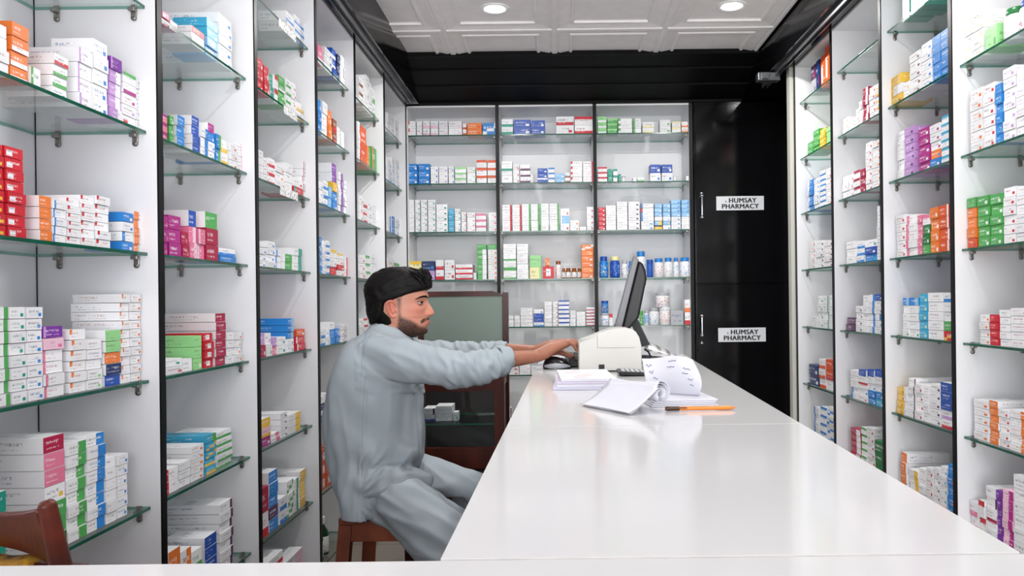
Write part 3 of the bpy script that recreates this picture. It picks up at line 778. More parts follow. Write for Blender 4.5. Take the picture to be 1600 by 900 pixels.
gl((933, 522.5), (933.5, 543.5)); gl((933.5, 543.5), (991, 543)); gl((906, 533.5), (930, 526))
g.build('lid_seam', mat('seam_grey', srgb(150, 148, 144), .6, var=.1), t)
p, q = at(935.5, 580, PY0), at(944.5, 569.5, PY0)
MB().bevbox(p.x-px0, q.x-px0, -.0015, .004, p.z-CT, q.z-CT, .0008).box(p.x-px0+.004, q.x-px0-.004, -.0025, -.0015, p.z-CT+.010, p.z-CT+.013).build('cable_socket', M_DARK, t)
for x in (.02, .17):
    for y in (.02, .13): MB().lathe([(.007, 0), (.007, .0045)], (x, y, 0), 12).build('rubber_foot', M_DARK, t)

# mouse
a0 = at(848, 577, 2.69); a1 = at(893, 577, 2.69)
mx_ = (a0.x+a1.x)/2; ml = (a1.x-a0.x)/2
t = thing('computer_mouse', 'black computer mouse with grey side beside the keyboard', 'mouse', (mx_, 2.725, CT))
def mouse(u, v, s=1.0):
    th = 2*PI*u; ph = v*PI/2
    x = math.cos(th)*math.cos(ph)*ml*s; y = math.sin(th)*math.cos(ph)*.031*s
    hz = .040*math.sin(ph)**.8*(1 - .28*max(-1, min(1, (x/ml)))) 
    return (x, y, .001 + hz*s)
MB().grid(lambda u, v: mouse(u, v), 40, 14).build('mouse_shell', mat('glossy_black', srgb(16, 16, 18), .2, spec=.6, var=.2), t)
sd = MB().tube([(-ml*.86, -.0175, .010), (-ml*.5, -.0278, .011), (0, -.0315, .012), (ml*.5, -.0282, .011), (ml*.9, -.0150, .009)], [(.002, .004), (.0022, .0085), (.0022, .0095), (.0022, .0075), (.002, .003)], 10)
sd.build('side_grip', mat('mouse_grey', srgb(150, 152, 158), .35, var=.1), t)
MB().tube([(ml*.35, 0, .0335), (ml*.62, 0, .0285)], .004, 10).build('scroll_wheel', M_DARK, t)

# keyboard: long side across the counter depth
kx0 = at(884, 570, 2.80).x
t = thing('computer_keyboard', 'black computer keyboard under the hands of the seated man', 'keyboard', (kx0, 2.76, CT))
MB().bevbox(0, .15, 0, .44, .001, .019, .004).build('keyboard_case', M_DARK, t)
kb = MB()
for r in range(6):
    for c in range(20):
        if r == 0 and 6 <= c <= 11: continue
        kb.bevbox(.012+r*.0215, .030+r*.0215, .012+c*.0208, .0295+c*.0208, .0185, .0265, .002, seg=1)
kb.bevbox(.012, .030, .137, .262, .0185, .0265, .002, seg=1)
o = kb.build('key', M_DARK, t); o['kind'] = 'stuff'; o['label'] = 'rows of black keys'

# monitor, seen from its side
mp = lambda x, y: at(x, y, 2.85)
b0, b1, tp0, tp1 = mp(963, 512), mp(986, 516), mp(990, 401), mp(1005, 404)
t = thing('computer_monitor', 'black computer monitor tilted back and seen edge on behind the printer', 'monitor', (b1.x, 3.02, CT), None, (0, 0, -.10))
O = Vector((b1.x - .012, 3.02, CT))
def mp2(x, y): 
    p = mp(x, y); return (p.x - O.x, p.z - O.z)
Wd = .19
bez = [mp2(962, 512), mp2(973, 516.5), mp2(1000, 406), mp2(992, 400)]
o = MB().prism(bez, -Wd, Wd, 'y').build('bezel', mat('grey_bezel', srgb(92, 92, 97), .35, var=.1), t)
bv = o.modifiers.new('soft_edges', 'BEVEL'); bv.width = .003; bv.segments = 2
back = [mp2(973, 516), mp2(986, 514), mp2(1000, 497), mp2(1012.5, 436), mp2(1010.5, 422), mp2(1006, 411), mp2(999.5, 407)]
o = MB().prism(back, -Wd+.012, Wd-.012, 'y').build('back_shell', M_DARK, t)
bv = o.modifiers.new('soft_edges', 'BEVEL'); bv.width = .008; bv.segments = 3; bv.limit_method = 'ANGLE'
sc = [mp2(962.3, 510), mp2(961.6, 509.5), mp2(990, 404), mp2(991, 404)]
MB().prism(sc, -Wd+.02, Wd-.02, 'y').build('screen', mat('screen_glass', srgb(20, 24, 34), .1, var=.1), t)
vents = MB()
for k in range(6):
    y_ = 421 + k*4.5
    p = mp2(1009.2 + .35*min(k, 3) , y_); vents.box(p[0]-.002, p[0]+.0035, -.10, .10, p[1], p[1]+.003)
vents.build('vent', M_STRIP, t)
n0, n1, f0 = mp2(984, 505), mp2(1003, 505), mp2(1012, 548)
MB().prism([mp2(984, 500), mp2(997, 498), mp2(1018, 541), mp2(1005, 545)], -.05, .05, 'y').build('neck', M_DARK, t)
zb0 = 0.0
MB().lathe([(.115, .001), (.116, .008), (.10, .014), (.04, .022), (.0005, .024)], (f0[0]-.03, 0, 0), 36).build('stand_base', M_DARK, t)
cbm = MB(); q = mp2(1010, 545)
cbm.tube([(q[0], -.09, .05), (q[0]+.012, -.13, .045), (q[0]+.02, -.16, .028), (q[0]+.005, -.15, .012), (q[0]-.02, -.12, .018)], .004, 8)
cbm.tube([(q[0]-.01, -.10, .01), (q[0]+.02, -.14, .007), (q[0]+.035, -.1, .006), (q[0]+.05, .06, .005)], .0035, 8)
cbm.build('cable', M_DARK, t)

# shiny striped sheet curling behind the printer
def sheet_at(name, label, cat, fn, nu, nv, mats, th=.0006, group=None):
    mb = MB(); mb.grid(fn, nu, nv)
    o = mb.build(name, mats); 
    sm = o.modifiers.new('thickness', 'SOLIDIFY'); sm.thickness = th
    if label: tag(o, label, cat, group)
    return o
m = mat('striped_foil', srgb(205, 206, 208), .25, spec=.6)
nt = m.node_tree; bb = nt.nodes['Principled BSDF']
w_ = nt.nodes.new('ShaderNodeTexWave'); w_.bands_direction = 'X'; w_.inputs['Scale'].default_value = 9; w_.inputs['Distortion'].default_value = 1.5
tc = nt.nodes.new('ShaderNodeTexCoord'); nt.links.new(tc.outputs['Object'], w_.inputs[0])
rp = nt.nodes.new('ShaderNodeValToRGB'); rp.color_ramp.elements[0].color = srgb(150, 148, 145); rp.color_ramp.elements[1].color = srgb(222, 222, 224)
rp.color_ramp.elements[0].position = .3; rp.color_ramp.elements[1].position = .55
nt.links.new(w_.outputs[0], rp.inputs[0]); nt.links.new(rp.outputs[0], bb.inputs['Base Color'])
p0 = at(1008, 560, 3.02); p1 = at(1064, 557, 3.06)
def foil(u, v):
    x = p0.x + (p1.x-p0.x)*u
    z = CT + .004 + .082*(1-u)**.75*math.sin(min(1, .3+v)*PI/2) * (1 - .15*v)
    return (x, 3.02 + .14*v - .03*u, z if u < 1 else CT+.003)
sheet_at('striped_foil_sheet', 'shiny grey striped sheet arching up behind the printer', 'sheet', foil, 24, 14, m)

# small dark calculator in front of the printer
c0 = at(968, 585, 2.40); c1 = at(1013, 585, 2.40)
t = thing('calculator', 'slim dark calculator with grey keys lying before the printer', 'calculator', ((c0.x+c1.x)/2, 2.47, CT))
cw = (c1.x-c0.x)/2
Mx = Matrix.Rotation(.05, 4, 'Y')
MB().bevbox(-cw, cw, -.06, .06, .002, .013, .003, M=Mx).build('calculator_case', M_DARK, t)
kk = MB()
for i in range(5):
    for j in range(4): kk.bevbox(-cw+.008+i*.0145, -cw+.019+i*.0145, -.05+j*.025, -.031+j*.025, .0125, .0165, .001, M=Mx, seg=1)
kk.build('keypad', mat('grey_keys', srgb(176, 178, 180), .5, var=.05), t)

# booklets
cols = [srgb(206, 204, 226), srgb(232, 230, 238), srgb(196, 180, 205), srgb(238, 236, 242)]
bl = at(866, 610, 2.06); br_ = at(954, 610, 2.06)
for k in range(4):
    w0 = (bl.x + .004*k, br_.x - .006*(3-k) + .01*(k == 3))
    t = thing('booklet', ['thin lilac booklet at the bottom of the pile left of the loose papers', 'white booklet second from the bottom of the pile before the printer', 'lilac booklet second from the top of the pile before the printer',
              'white printed booklet on top of the pile before the printer'][k], 'booklet', ((w0[0]+w0[1])/2, 2.19, CT+.0005+k*.0075), 'booklets in a pile on the counter', (0, 0, (-.03, .02, -.01, .04)[k]))
    hw = (w0[1]-w0[0])/2
    MB().bevbox(-hw, hw, -.13, .14, 0, .0015, .0004, seg=1).bevbox(-hw, hw, -.13, .14, .0055, .007, .0004, seg=1).build('cover', mat('booklet_cover_%d' % k, cols[k], .45, var=.06, vscale=20), t)
    MB().box(-hw+.001, hw-.002, -.128, .138, .0015, .0055).build('pages', M_PAPER, t)
    if k == 3:
        pm = MB()
        rr = random.Random(3)
        for i in range(5):
            xx = -hw + .015 + rr.random()*(1.2*hw); pm.box(xx, xx+.02+rr.random()*.03, -.1+i*.045, -.09+i*.045, .0071, .0073)
        pm.build('cover_print', mat('pink_print', srgb(206, 140, 150), .5, var=.1), t)

# papers: pad underneath, curled sheaf, standing written sheet
q0 = at(1012, 636, 1.70); q1 = at(1115, 630, 1.74)
t = thing('paper_pad', 'thin stack of white paper under the curled written sheet', 'paper', ((q0.x+q1.x)/2, 1.80, CT), None, (0, 0, .10))
hw = (q1.x-q0.x)/2
for k in range(4):
    MB().bevbox(-hw+.003*k, hw-.004*((k*2) % 3), -.085+.002*k, .11-.003*k, .0004+k*.0036, .0036+k*.0036, .0008, seg=1).build('sheet', M_PAPER, t)
A_ = at(911, 634, 1.755); A_.z = CT
B_ = at(986, 648, 1.605); B_.z = CT
t = thing('curled_paper', 'sheaf of loose white receipts rolled up at one end on the counter', 'paper', (A_.x, A_.y, CT))
ax_ = B_ - A_; pn = Vector((-ax_.y, ax_.x, 0)).normalized()
for k in range(5):
    def sheaf(u, v, k=k):
        # u: from the loose edge out to the roll, v: along the loose edge
        r = .0245 - .0028*k; rise = .060
        if u < .42:
            f = u/.42; x = .074*f; z = .0012 + .0012*k + (rise-.004*k)*(f**1.25)*(.88+.12*v) 
        else:
            th = (u-.42)/.58*6.6 + .25; rr_ = r*(1-.085*th)
            x = .074 + .006 + rr_*math.sin(th-.25); z = .0012 + .0012*k + (rise-.004*k)*(.88+.12*v) - (r - rr_*math.cos(th-.25))
        wob = .0035*math.sin(6*v + 4*u + k*1.3)
        p = ax_*(v + .012*k - .01*math.sin(3*u+k)) + pn*(x + wob*.6 - .003*k)
        return (p.x, p.y, max(.0008*(k+1), z + wob*.5*min(1, 4*u)))
    o = MB().grid(sheaf, 60, 16).build('sheet', M_PAPER, t)
    sm = o.modifiers.new('thickness', 'SOLIDIFY'); sm.thickness = .0005
w0 = at(1014, 632, 1.80); w1 = at(1087, 625, 1.83)
t = thing('written_sheet', 'tall curled white sheet with blue handwriting beside the pen', 'paper', (w0.x, 1.80, CT))
Wx = w1.x - w0.x
def standing(u, v):
    b_ = math.sin(PI*min(1, v*1.02))
    x = Wx*u + .005*b_*u - .004*v
    y = .02 + .035*math.cos(PI*u*.9) + .05*v - .04*b_*(.4+.6*u)
    z = .014 + .084*v*(.92+.08*math.sin(PI*u)) - .004*math.sin(6*u)*v
    return (x, y, z)
o = MB().grid(standing, 30, 20).build('sheet', M_PAPER, t)
sm = o.modifiers.new('thickness', 'SOLIDIFY'); sm.thickness = .0005
rr = random.Random(5)
def squig(u0, v0, n, sc=.02, amp=.035):
    pts = []
    for i in range(n):
        u = u0 + sc*i; v = v0 + amp*math.sin(i*1.9)*rr.uniform(.4, 1)
        p = Vector(standing(min(.97, u), v)); pts.append((p.x, p.y-.0012, p.z))
    MB().tube(pts, .0006, 5).build('ink_marking', M_INK, t)
for a in ((.06, .80, 6, .022, .05), (.10, .62, 5, .02, .06), (.16, .45, 4, .025, .05), (.50, .88, 9, .018, .02), (.45, .74, 8, .018, .02), (.72, .70, 7, .02, .025), (.68, .58, 6, .02, .02), (.76, .44, 5, .022, .03), (.8, .3, 4, .02, .03)): squig(*a)


# orange pen
a0 = at(1041, 638, 1.66); a1 = at(1150, 643, 1.645)
t = thing('ballpoint_pen', 'orange ballpoint pen with dark end lying on the white counter', 'pen', (a0.x, 1.65, CT), None, (0, 0, 0))
dx = a1.x - a0.x
z_ = .0052
MB().tube([(.022, 0, z_), (dx*.93, .004, z_)], .0042, 12).tube([(dx*.93, .004, z_), (dx, .0045, z_)], [.004, .0012], 10).build('barrel', mat('orange_plastic', srgb(226, 128, 34), .3, var=.1), t)
MB().tube([(0, 0, z_), (.024, 0.0002, z_)], .0047, 12).tube([(.002, -.0052, z_+.002), (.040, -.0056, z_+.002)], .0014, 8).build('pen_cap', mat('pen_dark', srgb(70, 40, 24), .35, var=.1), t)

# ------------------------------------------------------------------ wooden showcase behind the man
t = thing('showcase', 'dark wooden showcase with grey green back board behind the seated man', 'showcase', (-.42, 3.5, 0))
x0, x1, ya, yb = -.225, .195, -.20, .20      # local
zt = CAMZ - .313
M_GREEN = mat('grey_green_board', srgb(118, 134, 124), .6, var=.06, vscale=4)
M_DIN = mat('dark_interior', srgb(34, 22, 18), .6, var=.3)
for x in (x0, x1-.042):
    MB().box(x, x+.042, ya, ya+.042, 0, zt+.012).build('post', M_WOOD, t)
for x in (x0, x1-.03):
    MB().box(x, x+.028, yb-.035, yb, 0, CAMZ+.045).build('post', M_WOOD, t)
MB().box(x0+.042, x1-.042, ya+.004, ya+.036, zt-.055, zt).build('top_rail', M_WOOD, t)
MB().box(x0+.042, x1-.042, ya+.004, ya+.036, CAMZ-.69, CAMZ-.605).build('bottom_rail', M_WOOD, t)
for x in (x0+.006, x1-.032):
    MB().box(x, x+.022, ya+.042, yb-.035, zt-.05, zt+.0).build('side_rail', M_WOOD, t)
    MB().box(x+.006, x+.016, ya+.042, yb-.035, .05, zt-.05).build('side_panel', M_DIN, t)
MB().box(x0+.03, x1-.04, yb-.02, yb-.008, .05, zt).build('back_panel', M_DIN, t)
MB().box(x0+.03, x1-.03, ya+.04, yb-.022, .30, .315).build('bottom_panel', M_DIN, t)
MB().box(x0+.028, x1-.03, yb-.028, yb-.012, zt, CAMZ+.030).build('back_board', M_GREEN, t)['label'] = 'grey green board'
MB().prism([(x0+.028, CAMZ+.028), (x1-.03, CAMZ+.028), (x1-.03, CAMZ+.036), (x1-.075, CAMZ+.052), (x0+.028, CAMZ+.052)], yb-.034, yb-.006, 'y').build('crest_rail', M_WOOD, t)
gz = CAMZ-.508
g = MB().box(x0+.044, x1-.044, ya+.045, yb-.03, gz-.007, gz); g.m = [0, 0, 1, 1, 1, 1]; g.build('glass_shelf', [M_GLASS, M_GEDGE], t)
MB().box(x0+.042, x1-.042, ya+.016, ya+.020, CAMZ-.60, zt-.056).build('glass_front', M_PANE, t)
MB().box(x0+.042, x1-.042, ya+.008, ya+.03, .06, CAMZ-.70).build('lower_panel', M_DIN, t)
def loose_carton(px0_, px1_, ytop, n, sty, d, zb, depth, lab0, yloc, grp):
    a = at(px0_, 640, d); b = at(px1_, 640, d); tp = at((px0_+px1_)/2, ytop, d)
    h = (tp.z - zb) / n
    for r in range(n):
        cm = CartonMesh(); cm.carton(Matrix.Identity(4), b.x-a.x-.002, depth, h-.0012, sty[r], 900+int(px0_)+r)
        o = cm.build('medicine_carton'); o.location = (a.x, yloc, zb + r*h + .0004)
        tag(o, '%s carton, %s on the shelf inside the dark wooden showcase' % (lab0, ('only one', 'bottom', 'second up', 'topmost')[0 if n == 1 else (r+1 if r < n-1 else 3)]), 'medicine box', grp)
loose_carton(662, 680, 638, 2, ['wBB', 'wux'], 3.42, gz, .10, 'white-and-blue', 3.42, 'cartons in the wooden showcase')
loose_carton(681, 707, 634, 4, ['ww-']*4, 3.42, gz, .10, 'plain white wide', 3.42, 'cartons in the wooden showcase')
loose_carton(708, 716, 644, 1, ['wtX'], 3.42, gz, .06, 'small white', 3.42, 'cartons in the wooden showcase')

# ------------------------------------------------------------------ stool
t = thing('wooden_stool', 'worn reddish wooden stool under the seated man', 'stool', (-.575, 2.80, 0))
sx, sy = .15, .20
sz = .478
MB().bevbox(-sx, sx, -sy, sy, sz-.022, sz, .004).build('seat', M_WOOD2, t)
for a in (-1, 1):
    MB().bevbox(-sx+.03, sx-.03, a*(sy-.018)-.011, a*(sy-.018)+.011, sz-.078, sz-.0225, .002).build('apron', M_WOOD2, t)
    MB().bevbox(a*(sx-.018)-.011, a*(sx-.018)+.011, -sy+.032, sy-.032, sz-.078, sz-.0225, .002).build('apron', M_WOOD2, t)
    for b in (-1, 1):
        X, Y = a*(sx-.022), b*(sy-.022); w = .021
        X2, Y2 = X + a*.035, Y + b*.03
        MB().hexa([(X2-w, Y2-w, 0), (X2+w, Y2-w, 0), (X2+w, Y2+w, 0), (X2-w, Y2+w, 0), (X-w, Y-w, sz-.0225), (X+w, Y-w, sz-.0225), (X+w, Y+w, sz-.0225), (X-w, Y+w, sz-.0225)]).build('leg', M_WOOD2, t)
for b in (-1, 1):
    MB().bevbox(-sx-.0, sx+.0, b*(sy+.0)-.010, b*(sy+.0)+.010, .13, .165, .002).build('stretcher', M_WOOD2, t)

# ------------------------------------------------------------------ chair at the lower left corner
t = thing('wooden_chair', 'varnished red brown wooden chair with curved top rail behind the front counter', 'chair', (-.818, 1.13, 0), None, (0, 0, -.25))
# local: back in the plane y=0, x across
M_CH = mat('chair_varnish', srgb(104, 40, 20), .32, spec=.3, col2=srgb(70, 24, 13), vscale=7, stretch=(.6, 1, 2.5))
for s in (-1, 1):
    mb = MB()
    pts = [(s*.195, -.03, 0), (s*.192, .0, .42), (s*.180, -.012, .70), (s*.150, -.035, .915)]
    pts = [Vector(p) for p in pts]
    w = .019
    mb.tube(pts, [(.016, .018), (.018, .020), (.016, .018), (.0105, .0125)], 16, side=(0, 1, 0))
    mb.build('back_post', M_CH, t)
    MB().tube([(s*.19, .38, 0), (s*.19, .37, .42)], [.014, .019], 14, side=(0, 1, 0)).build('leg', M_CH, t)
    MB().bevbox(s*.19-.011, s*.19+.011, .02, .36, .20, .235, .003).build('stretcher', M_CH, t)
def crest(u, v, off=0):
    x = (-.142 + .284*u)*(1 + .10*(1-v))
    dip = .022*(1-(2*u-1)**2)
    z1 = .914 - dip; z0 = .842 - .016*(2*u-1)**2
    return (x, -.030 + .012 + .03*(1-(2*u-1)**2)*1.0 + off - .018*v, z0 + (z1-z0)*v)
n = 24; mb = MB()
vs = []
for i in range(n+1):
    for v in (0, 1):
        for off in (-.010, .010): vs.append(crest(i/n, v, off))
fs = []
for i in range(n):
    a = i*4; b = a+4
    fs += [(a, b, b+2, a+2), (a+1, a+3, b+3, b+1), (a, a+1, b+1, b), (a+2, b+2, b+3, a+3)]
fs += [(0, 2, 3, 1), (n*4, n*4+1, n*4+3, n*4+2)]
mb.add(vs, fs, 0, False); o = mb.build('crest_rail', M_CH, t)
bv = o.modifiers.new('soft_edges', 'BEVEL'); bv.width = .005; bv.segments = 3; bv.limit_method = 'ANGLE'
MB().bevbox(-.178, .178, -.012, .008, .800, .828, .004).build('back_rail', M_CH, t)
MB().bevbox(-.205, .205, -.02, .40, .42, .45, .01).build('seat', M_CH, t)
m = mat('mustard_cloth', srgb(206, 152, 40), .8, col2=srgb(64, 44, 30), vscale=38, bump=.2)
def cloth(u, v):
    x = -.13 + .257*u
    prof_ = [(.052, .60), (.042, .72), (.030, .820), (.0, .8365), (-.022, .832), (-.040, .74), (-.046, .58)]
    k = v*(len(prof_)-1); i = min(int(k), len(prof_)-2); f = k-i
    y = prof_[i][0]*(1-f)+prof_[i+1][0]*f; z = prof_[i][1]*(1-f)+prof_[i+1][1]*f
    s = 1 if v < .5 else -1
    return (x + .01*math.sin(9*v), y + s*.006*math.sin(22*u+2*v)*abs(2*v-1), z - (.035*max(0, (u-.84)/.16)**2 + .004*math.sin(11*u)) )
o = MB().grid(cloth, 40, 40).build('chair_cloth', m)
sm = o.modifiers.new('thickness', 'SOLIDIFY'); sm.thickness = .002
o.matrix_world = Matrix.Translation((-.818, 1.13, 0)) @ Matrix.Rotation(-.25, 4, 'Z')
tag(o, 'mustard and brown patterned cloth hanging on the wooden chair back', 'cloth')

# ------------------------------------------------------------------ bottles and jars
M_CAPS = {}
def bcol(c): 
    if c not in M_CAPS: M_CAPS[c] = mat('plastic_' + COL[c][1].replace(' ', '_'), col(c), .3, var=.06)
    return M_CAPS[c]
M_AMBER = mat('amber_glass', srgb(150, 84, 30), .15, spec=.6, var=.2)
M_BGREEN = mat('dark_green_glass', srgb(30, 62, 34), .12, spec=.6, var=.2)
def mixl(a, b): return tuple(.35*p + .65*q for p, q in zip(a, b))
def label_mat(base, acc, name):
    if name in MATS: return MATS[name]
    m_ = mat(name, base, .45)
    nt = m_.node_tree; b_ = nt.nodes['Principled BSDF']
    tc = nt.nodes.new('ShaderNodeTexCoord'); n_ = nt.nodes.new('ShaderNodeTexNoise'); n_.inputs['Scale'].default_value = 95; n_.inputs['Detail'].default_value = 1
    nt.links.new(tc.outputs['Object'], n_.inputs['Vector'])
    r_ = nt.nodes.new('ShaderNodeValToRGB'); r_.color_ramp.interpolation = 'CONSTANT'
    r_.color_ramp.elements[0].position = 0; r_.color_ramp.elements[0].color = base
    r_.color_ramp.elements[1].position = .57; r_.color_ramp.elements[1].color = mixl(base, acc)
    nt.links.new(n_.outputs[0], r_.inputs[0]); nt.links.new(r_.outputs[0], b_.inputs['Base Color'])
    return m_
def bottle(name, label, cat, x, y, z, r, h, body, cap, lab=None, labmat=None, shape='jar', group=None):
    t = thing(name, label, cat, (x, y, z + .0004), group)
    if shape == 'jar':
        sh = h*.80
        prof_ = [(r*.9, 0), (r, .004), (r, sh*.86), (r*.93, sh*.95), (r*.74, sh), (r*.74, sh+.004)]
        capp = [(r*.80, sh+.001), (r*.82, sh+.003), (r*.82, h-.003), (r*.76, h), (.0005, h)]
        l0, l1 = sh*.12, sh*.76
    elif shape == 'tub':
        sh = h*.82
        prof_ = [(r*.94, 0), (r, .004), (r, sh*.96), (r*.95, sh)]
        capp = [(r*1.0, sh), (r*1.02, sh+.002), (r*1.02, h-.002), (r*.98, h), (.0005, h)]
        l0, l1 = sh*.14, sh*.86
    else:
        sh = h*.82
        prof_ = [(r*.9, 0), (r, .003), (r, sh*.66), (r*.8, sh*.80), (r*.38, sh*.92), (r*.36, sh)]
        capp = [(r*.44, sh-.004), (r*.46, sh), (r*.46, h-.002), (r*.42, h), (.0005, h)]
        l0, l1 = sh*.10, sh*.60
    MB().lathe(prof_, n=24).build('bottle_body', body, t)
    MB().lathe(capp, n=24).build('cap', cap, t)
    if lab: MB().lathe([(r*1.004, l0), (r*1.012, l0+.0005), (r*1.012, l1-.0005), (r*1.004, l1)], n=24).build('paper_label', lab, t)
    return t
LBL = lambda b_, a_: label_mat(col(b_), col(a_), 'label_%s_%s' % (COL[b_][1].replace(' ', '_'), COL[a_][1].replace(' ', '_')))
DB = YB + .07
def back_bottle(x0, x1, ytop, lev, name, label, cat, body, cap, lab, shape, group=None, zbase=None):
    z = CAMZ + BZ[lev] if zbase is None else zbase
    a, b_ = at(x0, 430, DB), at(x1, 430, DB); r = (b_.x-a.x)/2
    y = DB + r - .02
    tp = at((x0+x1)/2, ytop, y)
    return bottle(name, label, cat, (a.x+b_.x)/2, y, z, r, tp.z - z, body, cap, lab, None, shape, group), tp.z
gB = 'bottles and jars on the end wall shelves'
mW = bcol('w')
back_bottle(937, 950.5, 401, 3, 'medicine_bottle', 'blue bottle with royal blue cap, first of the row behind the monitor', 'bottle', bcol('b'), bcol('B'), LBL('b', 'Y'), 'jar', gB)
back_bottle(953.5, 969, 401, 3, 'medicine_bottle', 'blue bottle with pale cap standing second in the row by the monitor', 'bottle', bcol('B'), bcol('Y'), LBL('B', 'S'), 'jar', gB)
back_bottle(971, 981, 407, 3, 'medicine_bottle', 'slim white bottle with dark label between blue bottle and monitor', 'bottle', mW, bcol('e'), LBL('w', 'N'), 'jar', gB)
back_bottle(982, 993, 408, 3, 'medicine_bottle', 'blue bottle half hidden behind the monitor edge', 'bottle', bcol('b'), bcol('b'), LBL('b', 'w'), 'jar', gB)
back_bottle(994.5, 1009.5, 393, 3, 'medicine_bottle', 'tallest white jar with blue lid, just behind the top of the monitor', 'bottle', mW, bcol('b'), LBL('w', 'S'), 'jar', gB)
back_bottle(1010.5, 1020.5, 406, 3, 'medicine_bottle', 'royal blue bottle directly beside the monitor back', 'bottle', bcol('B'), bcol('B'), LBL('B', 'b'), 'tub', gB)
back_bottle(1022, 1037, 404, 3, 'medicine_bottle', 'white bottle with blue cap and red green label', 'bottle', mW, bcol('b'), LBL('w', 'r'), 'jar', gB)
back_bottle(1038, 1051, 403, 3, 'medicine_bottle', 'white bottle with blue cap and grey label, in the middle of three', 'bottle', mW, bcol('b'), LBL('w', 'e'), 'jar', gB)
back_bottle(1052, 1060.5, 403, 3, 'medicine_bottle', 'slim white bottle with blue cap squeezed between two wider ones', 'bottle', mW, bcol('b'), LBL('w', 'c'), 'jar', gB)
back_bottle(1062.5, 1078.5, 402.5, 3, 'medicine_bottle', 'white bottle with blue cap and blue label next to the black cabinet', 'bottle', mW, bcol('b'), LBL('w', 'b'), 'jar', gB)
back_bottle(868, 877, 408, 3, 'syrup_bottle', 'tall amber capped syrup bottle beside the red white carton', 'bottle', mW, M_AMBER, LBL('w', 'o'), 'jar', gB)
for k, (x0, x1, w_) in enumerate(((878, 883.5, 'first'), (884, 892, 'second'), (893, 901, 'third'), (902, 908.5, 'fourth'))):
    back_bottle(x0, x1, 419, 3, 'syrup_bottle', 'small amber bottle with white label, %s of four beside the orange cartons' % w_, 'bottle', M_AMBER, M_AMBER, LBL('w', 'n'), 'jar', gB)
back_bottle(830, 836, 272, 1, 'syrup_bottle', 'tiny white bottle standing alone after the white cartons, middle bay', 'bottle', mW, mW, LBL('w', 'e'), 'jar', gB)
back_bottle(973, 979, 276, 1, 'ointment_jar', 'tiny white jar beside the teal cartons', 'jar', mW, bcol('e'), None, 'tub', gB)
back_bottle(1053, 1059, 276, 1, 'ointment_jar', 'tiny white jar beside the two royal blue cartons', 'jar', mW, mW, None, 'tub', gB)
_, zt_ = back_bottle(938, 951, 489, 4, 'ointment_jar', 'white jar with blue label under the blue tub, by the black shelf edge', 'jar', mW, bcol('e'), LBL('w', 'b'), 'tub', gB)
back_bottle(939, 950, 470, 4, 'ointment_jar', 'small blue and yellow tub standing on the white jar', 'jar', bcol('b'), bcol('B'), LBL('b', 'y'), 'tub', gB, zt_)
back_bottle(992, 997.5, 487, 4, 'medicine_bottle', 'slim white and green bottle behind the monitor stand', 'bottle', mW, bcol('w'), LBL('w', 'g'), 'tub', gB)
back_bottle(998, 1004, 486, 4, 'medicine_bottle', 'slim green bottle behind the monitor stand', 'bottle', bcol('g'), bcol('g'), LBL('g', 'w'), 'tub', gB)
back_bottle(1005.5, 1012.5, 485, 4, 'medicine_bottle', 'slim pale bottle with blue label beside the capped jars', 'bottle', mW, bcol('e'), LBL('S', 'w'), 'tub', gB)
back_bottle(1013.5, 1029, 481, 4, 'ointment_jar', 'white jar with blue label and grey lid below the end wall bottles', 'jar', mW, bcol('e'), LBL('w', 'c'), 'jar', gB)
_, zt_ = back_bottle(1030.5, 1047, 480, 4, 'ointment_jar', 'white jar with orange and blue label carrying the clear lidded jar', 'jar', mW, bcol('w'), LBL('w', 'o'), 'tub', gB)
back_bottle(1024.5, 1046, 457.5, 4, 'ointment_jar', 'wide white jar with red label standing on another jar', 'jar', mW, bcol('e'), LBL('w', 'r'), 'tub', gB, zt_)
# two bottles on the right-hand shelf
def rbottle(x0, x1, ytop, lev, *a):
    z = RZ[lev]; ya, yb_ = place_x('R', x1, z), place_x('R', x0, z)
    r = (yb_-ya)/2*.98; ym = (ya+yb_)/2
    um = true_u((x0+x1)/2, z, ym); h = (VY - ytop - ROLL*um)*ym/FPX - z
    return bottle(a[0], a[1], a[2], 1.402 + r, ym, CAMZ+z, r, h, *a[3:])
rbottle(1560, 1581, 14, 1, 'medicine_bottle', 'white bottle with green screw cap beside the light green carton', 'bottle', mW, bcol('G'), LBL('w', 'e'), None, 'jar', gB)
rbottle(1583, 1606, 0, 1, 'medicine_bottle', 'white bottle with blue cap next to the green capped bottle', 'bottle', mW, bcol('B'), LBL('w', 'C'), None, 'jar', gB)
# syrup bottles on the lowest shelf behind the stool
for k in range(6):
    yy = 3.60 - .085*(k // 2) ; xx = -1.075 - .075*(k % 2)
    bottle('syrup_bottle', 'dark green syrup bottle with white label, lowest shelf behind the stool, %s' % ['front row far end', 'rear row far end', 'front row middle', 'rear row middle', 'front row near end', 'rear row near end'][k], 'bottle',
           xx, yy, CAMZ-1.13, .028, .17, M_BGREEN, mW, LBL('w', 'g'), None, 'syrup', 'dark syrup bottles on the lowest shelf')
# painted strips standing in for carton print seen through the third bay's glass
M_GLASSIMG = label_mat(srgb(240, 240, 240), srgb(60, 66, 74), 'glass_image_print')
for lev, xa, xb, w_ in ((0, 428, 455, 'first'), (1, 436, 457, 'second'), (2, 430, 458, 'third')):
    ya, yb_ = place_x('L', xa, LZ[lev]), place_x('L', xb, LZ[lev])
    o = MB().bevbox(-1.0244, -1.0232, ya, yb_, CAMZ+LZ[lev]-.030, CAMZ+LZ[lev]+.003, .0004, seg=1).build('glass_image_strip', M_GLASSIMG)
    tag(o, 'painted image of carton print seen through the glass, %s shelf of the third left bay' % w_, 'strip', 'painted images of carton print on the glass edges')
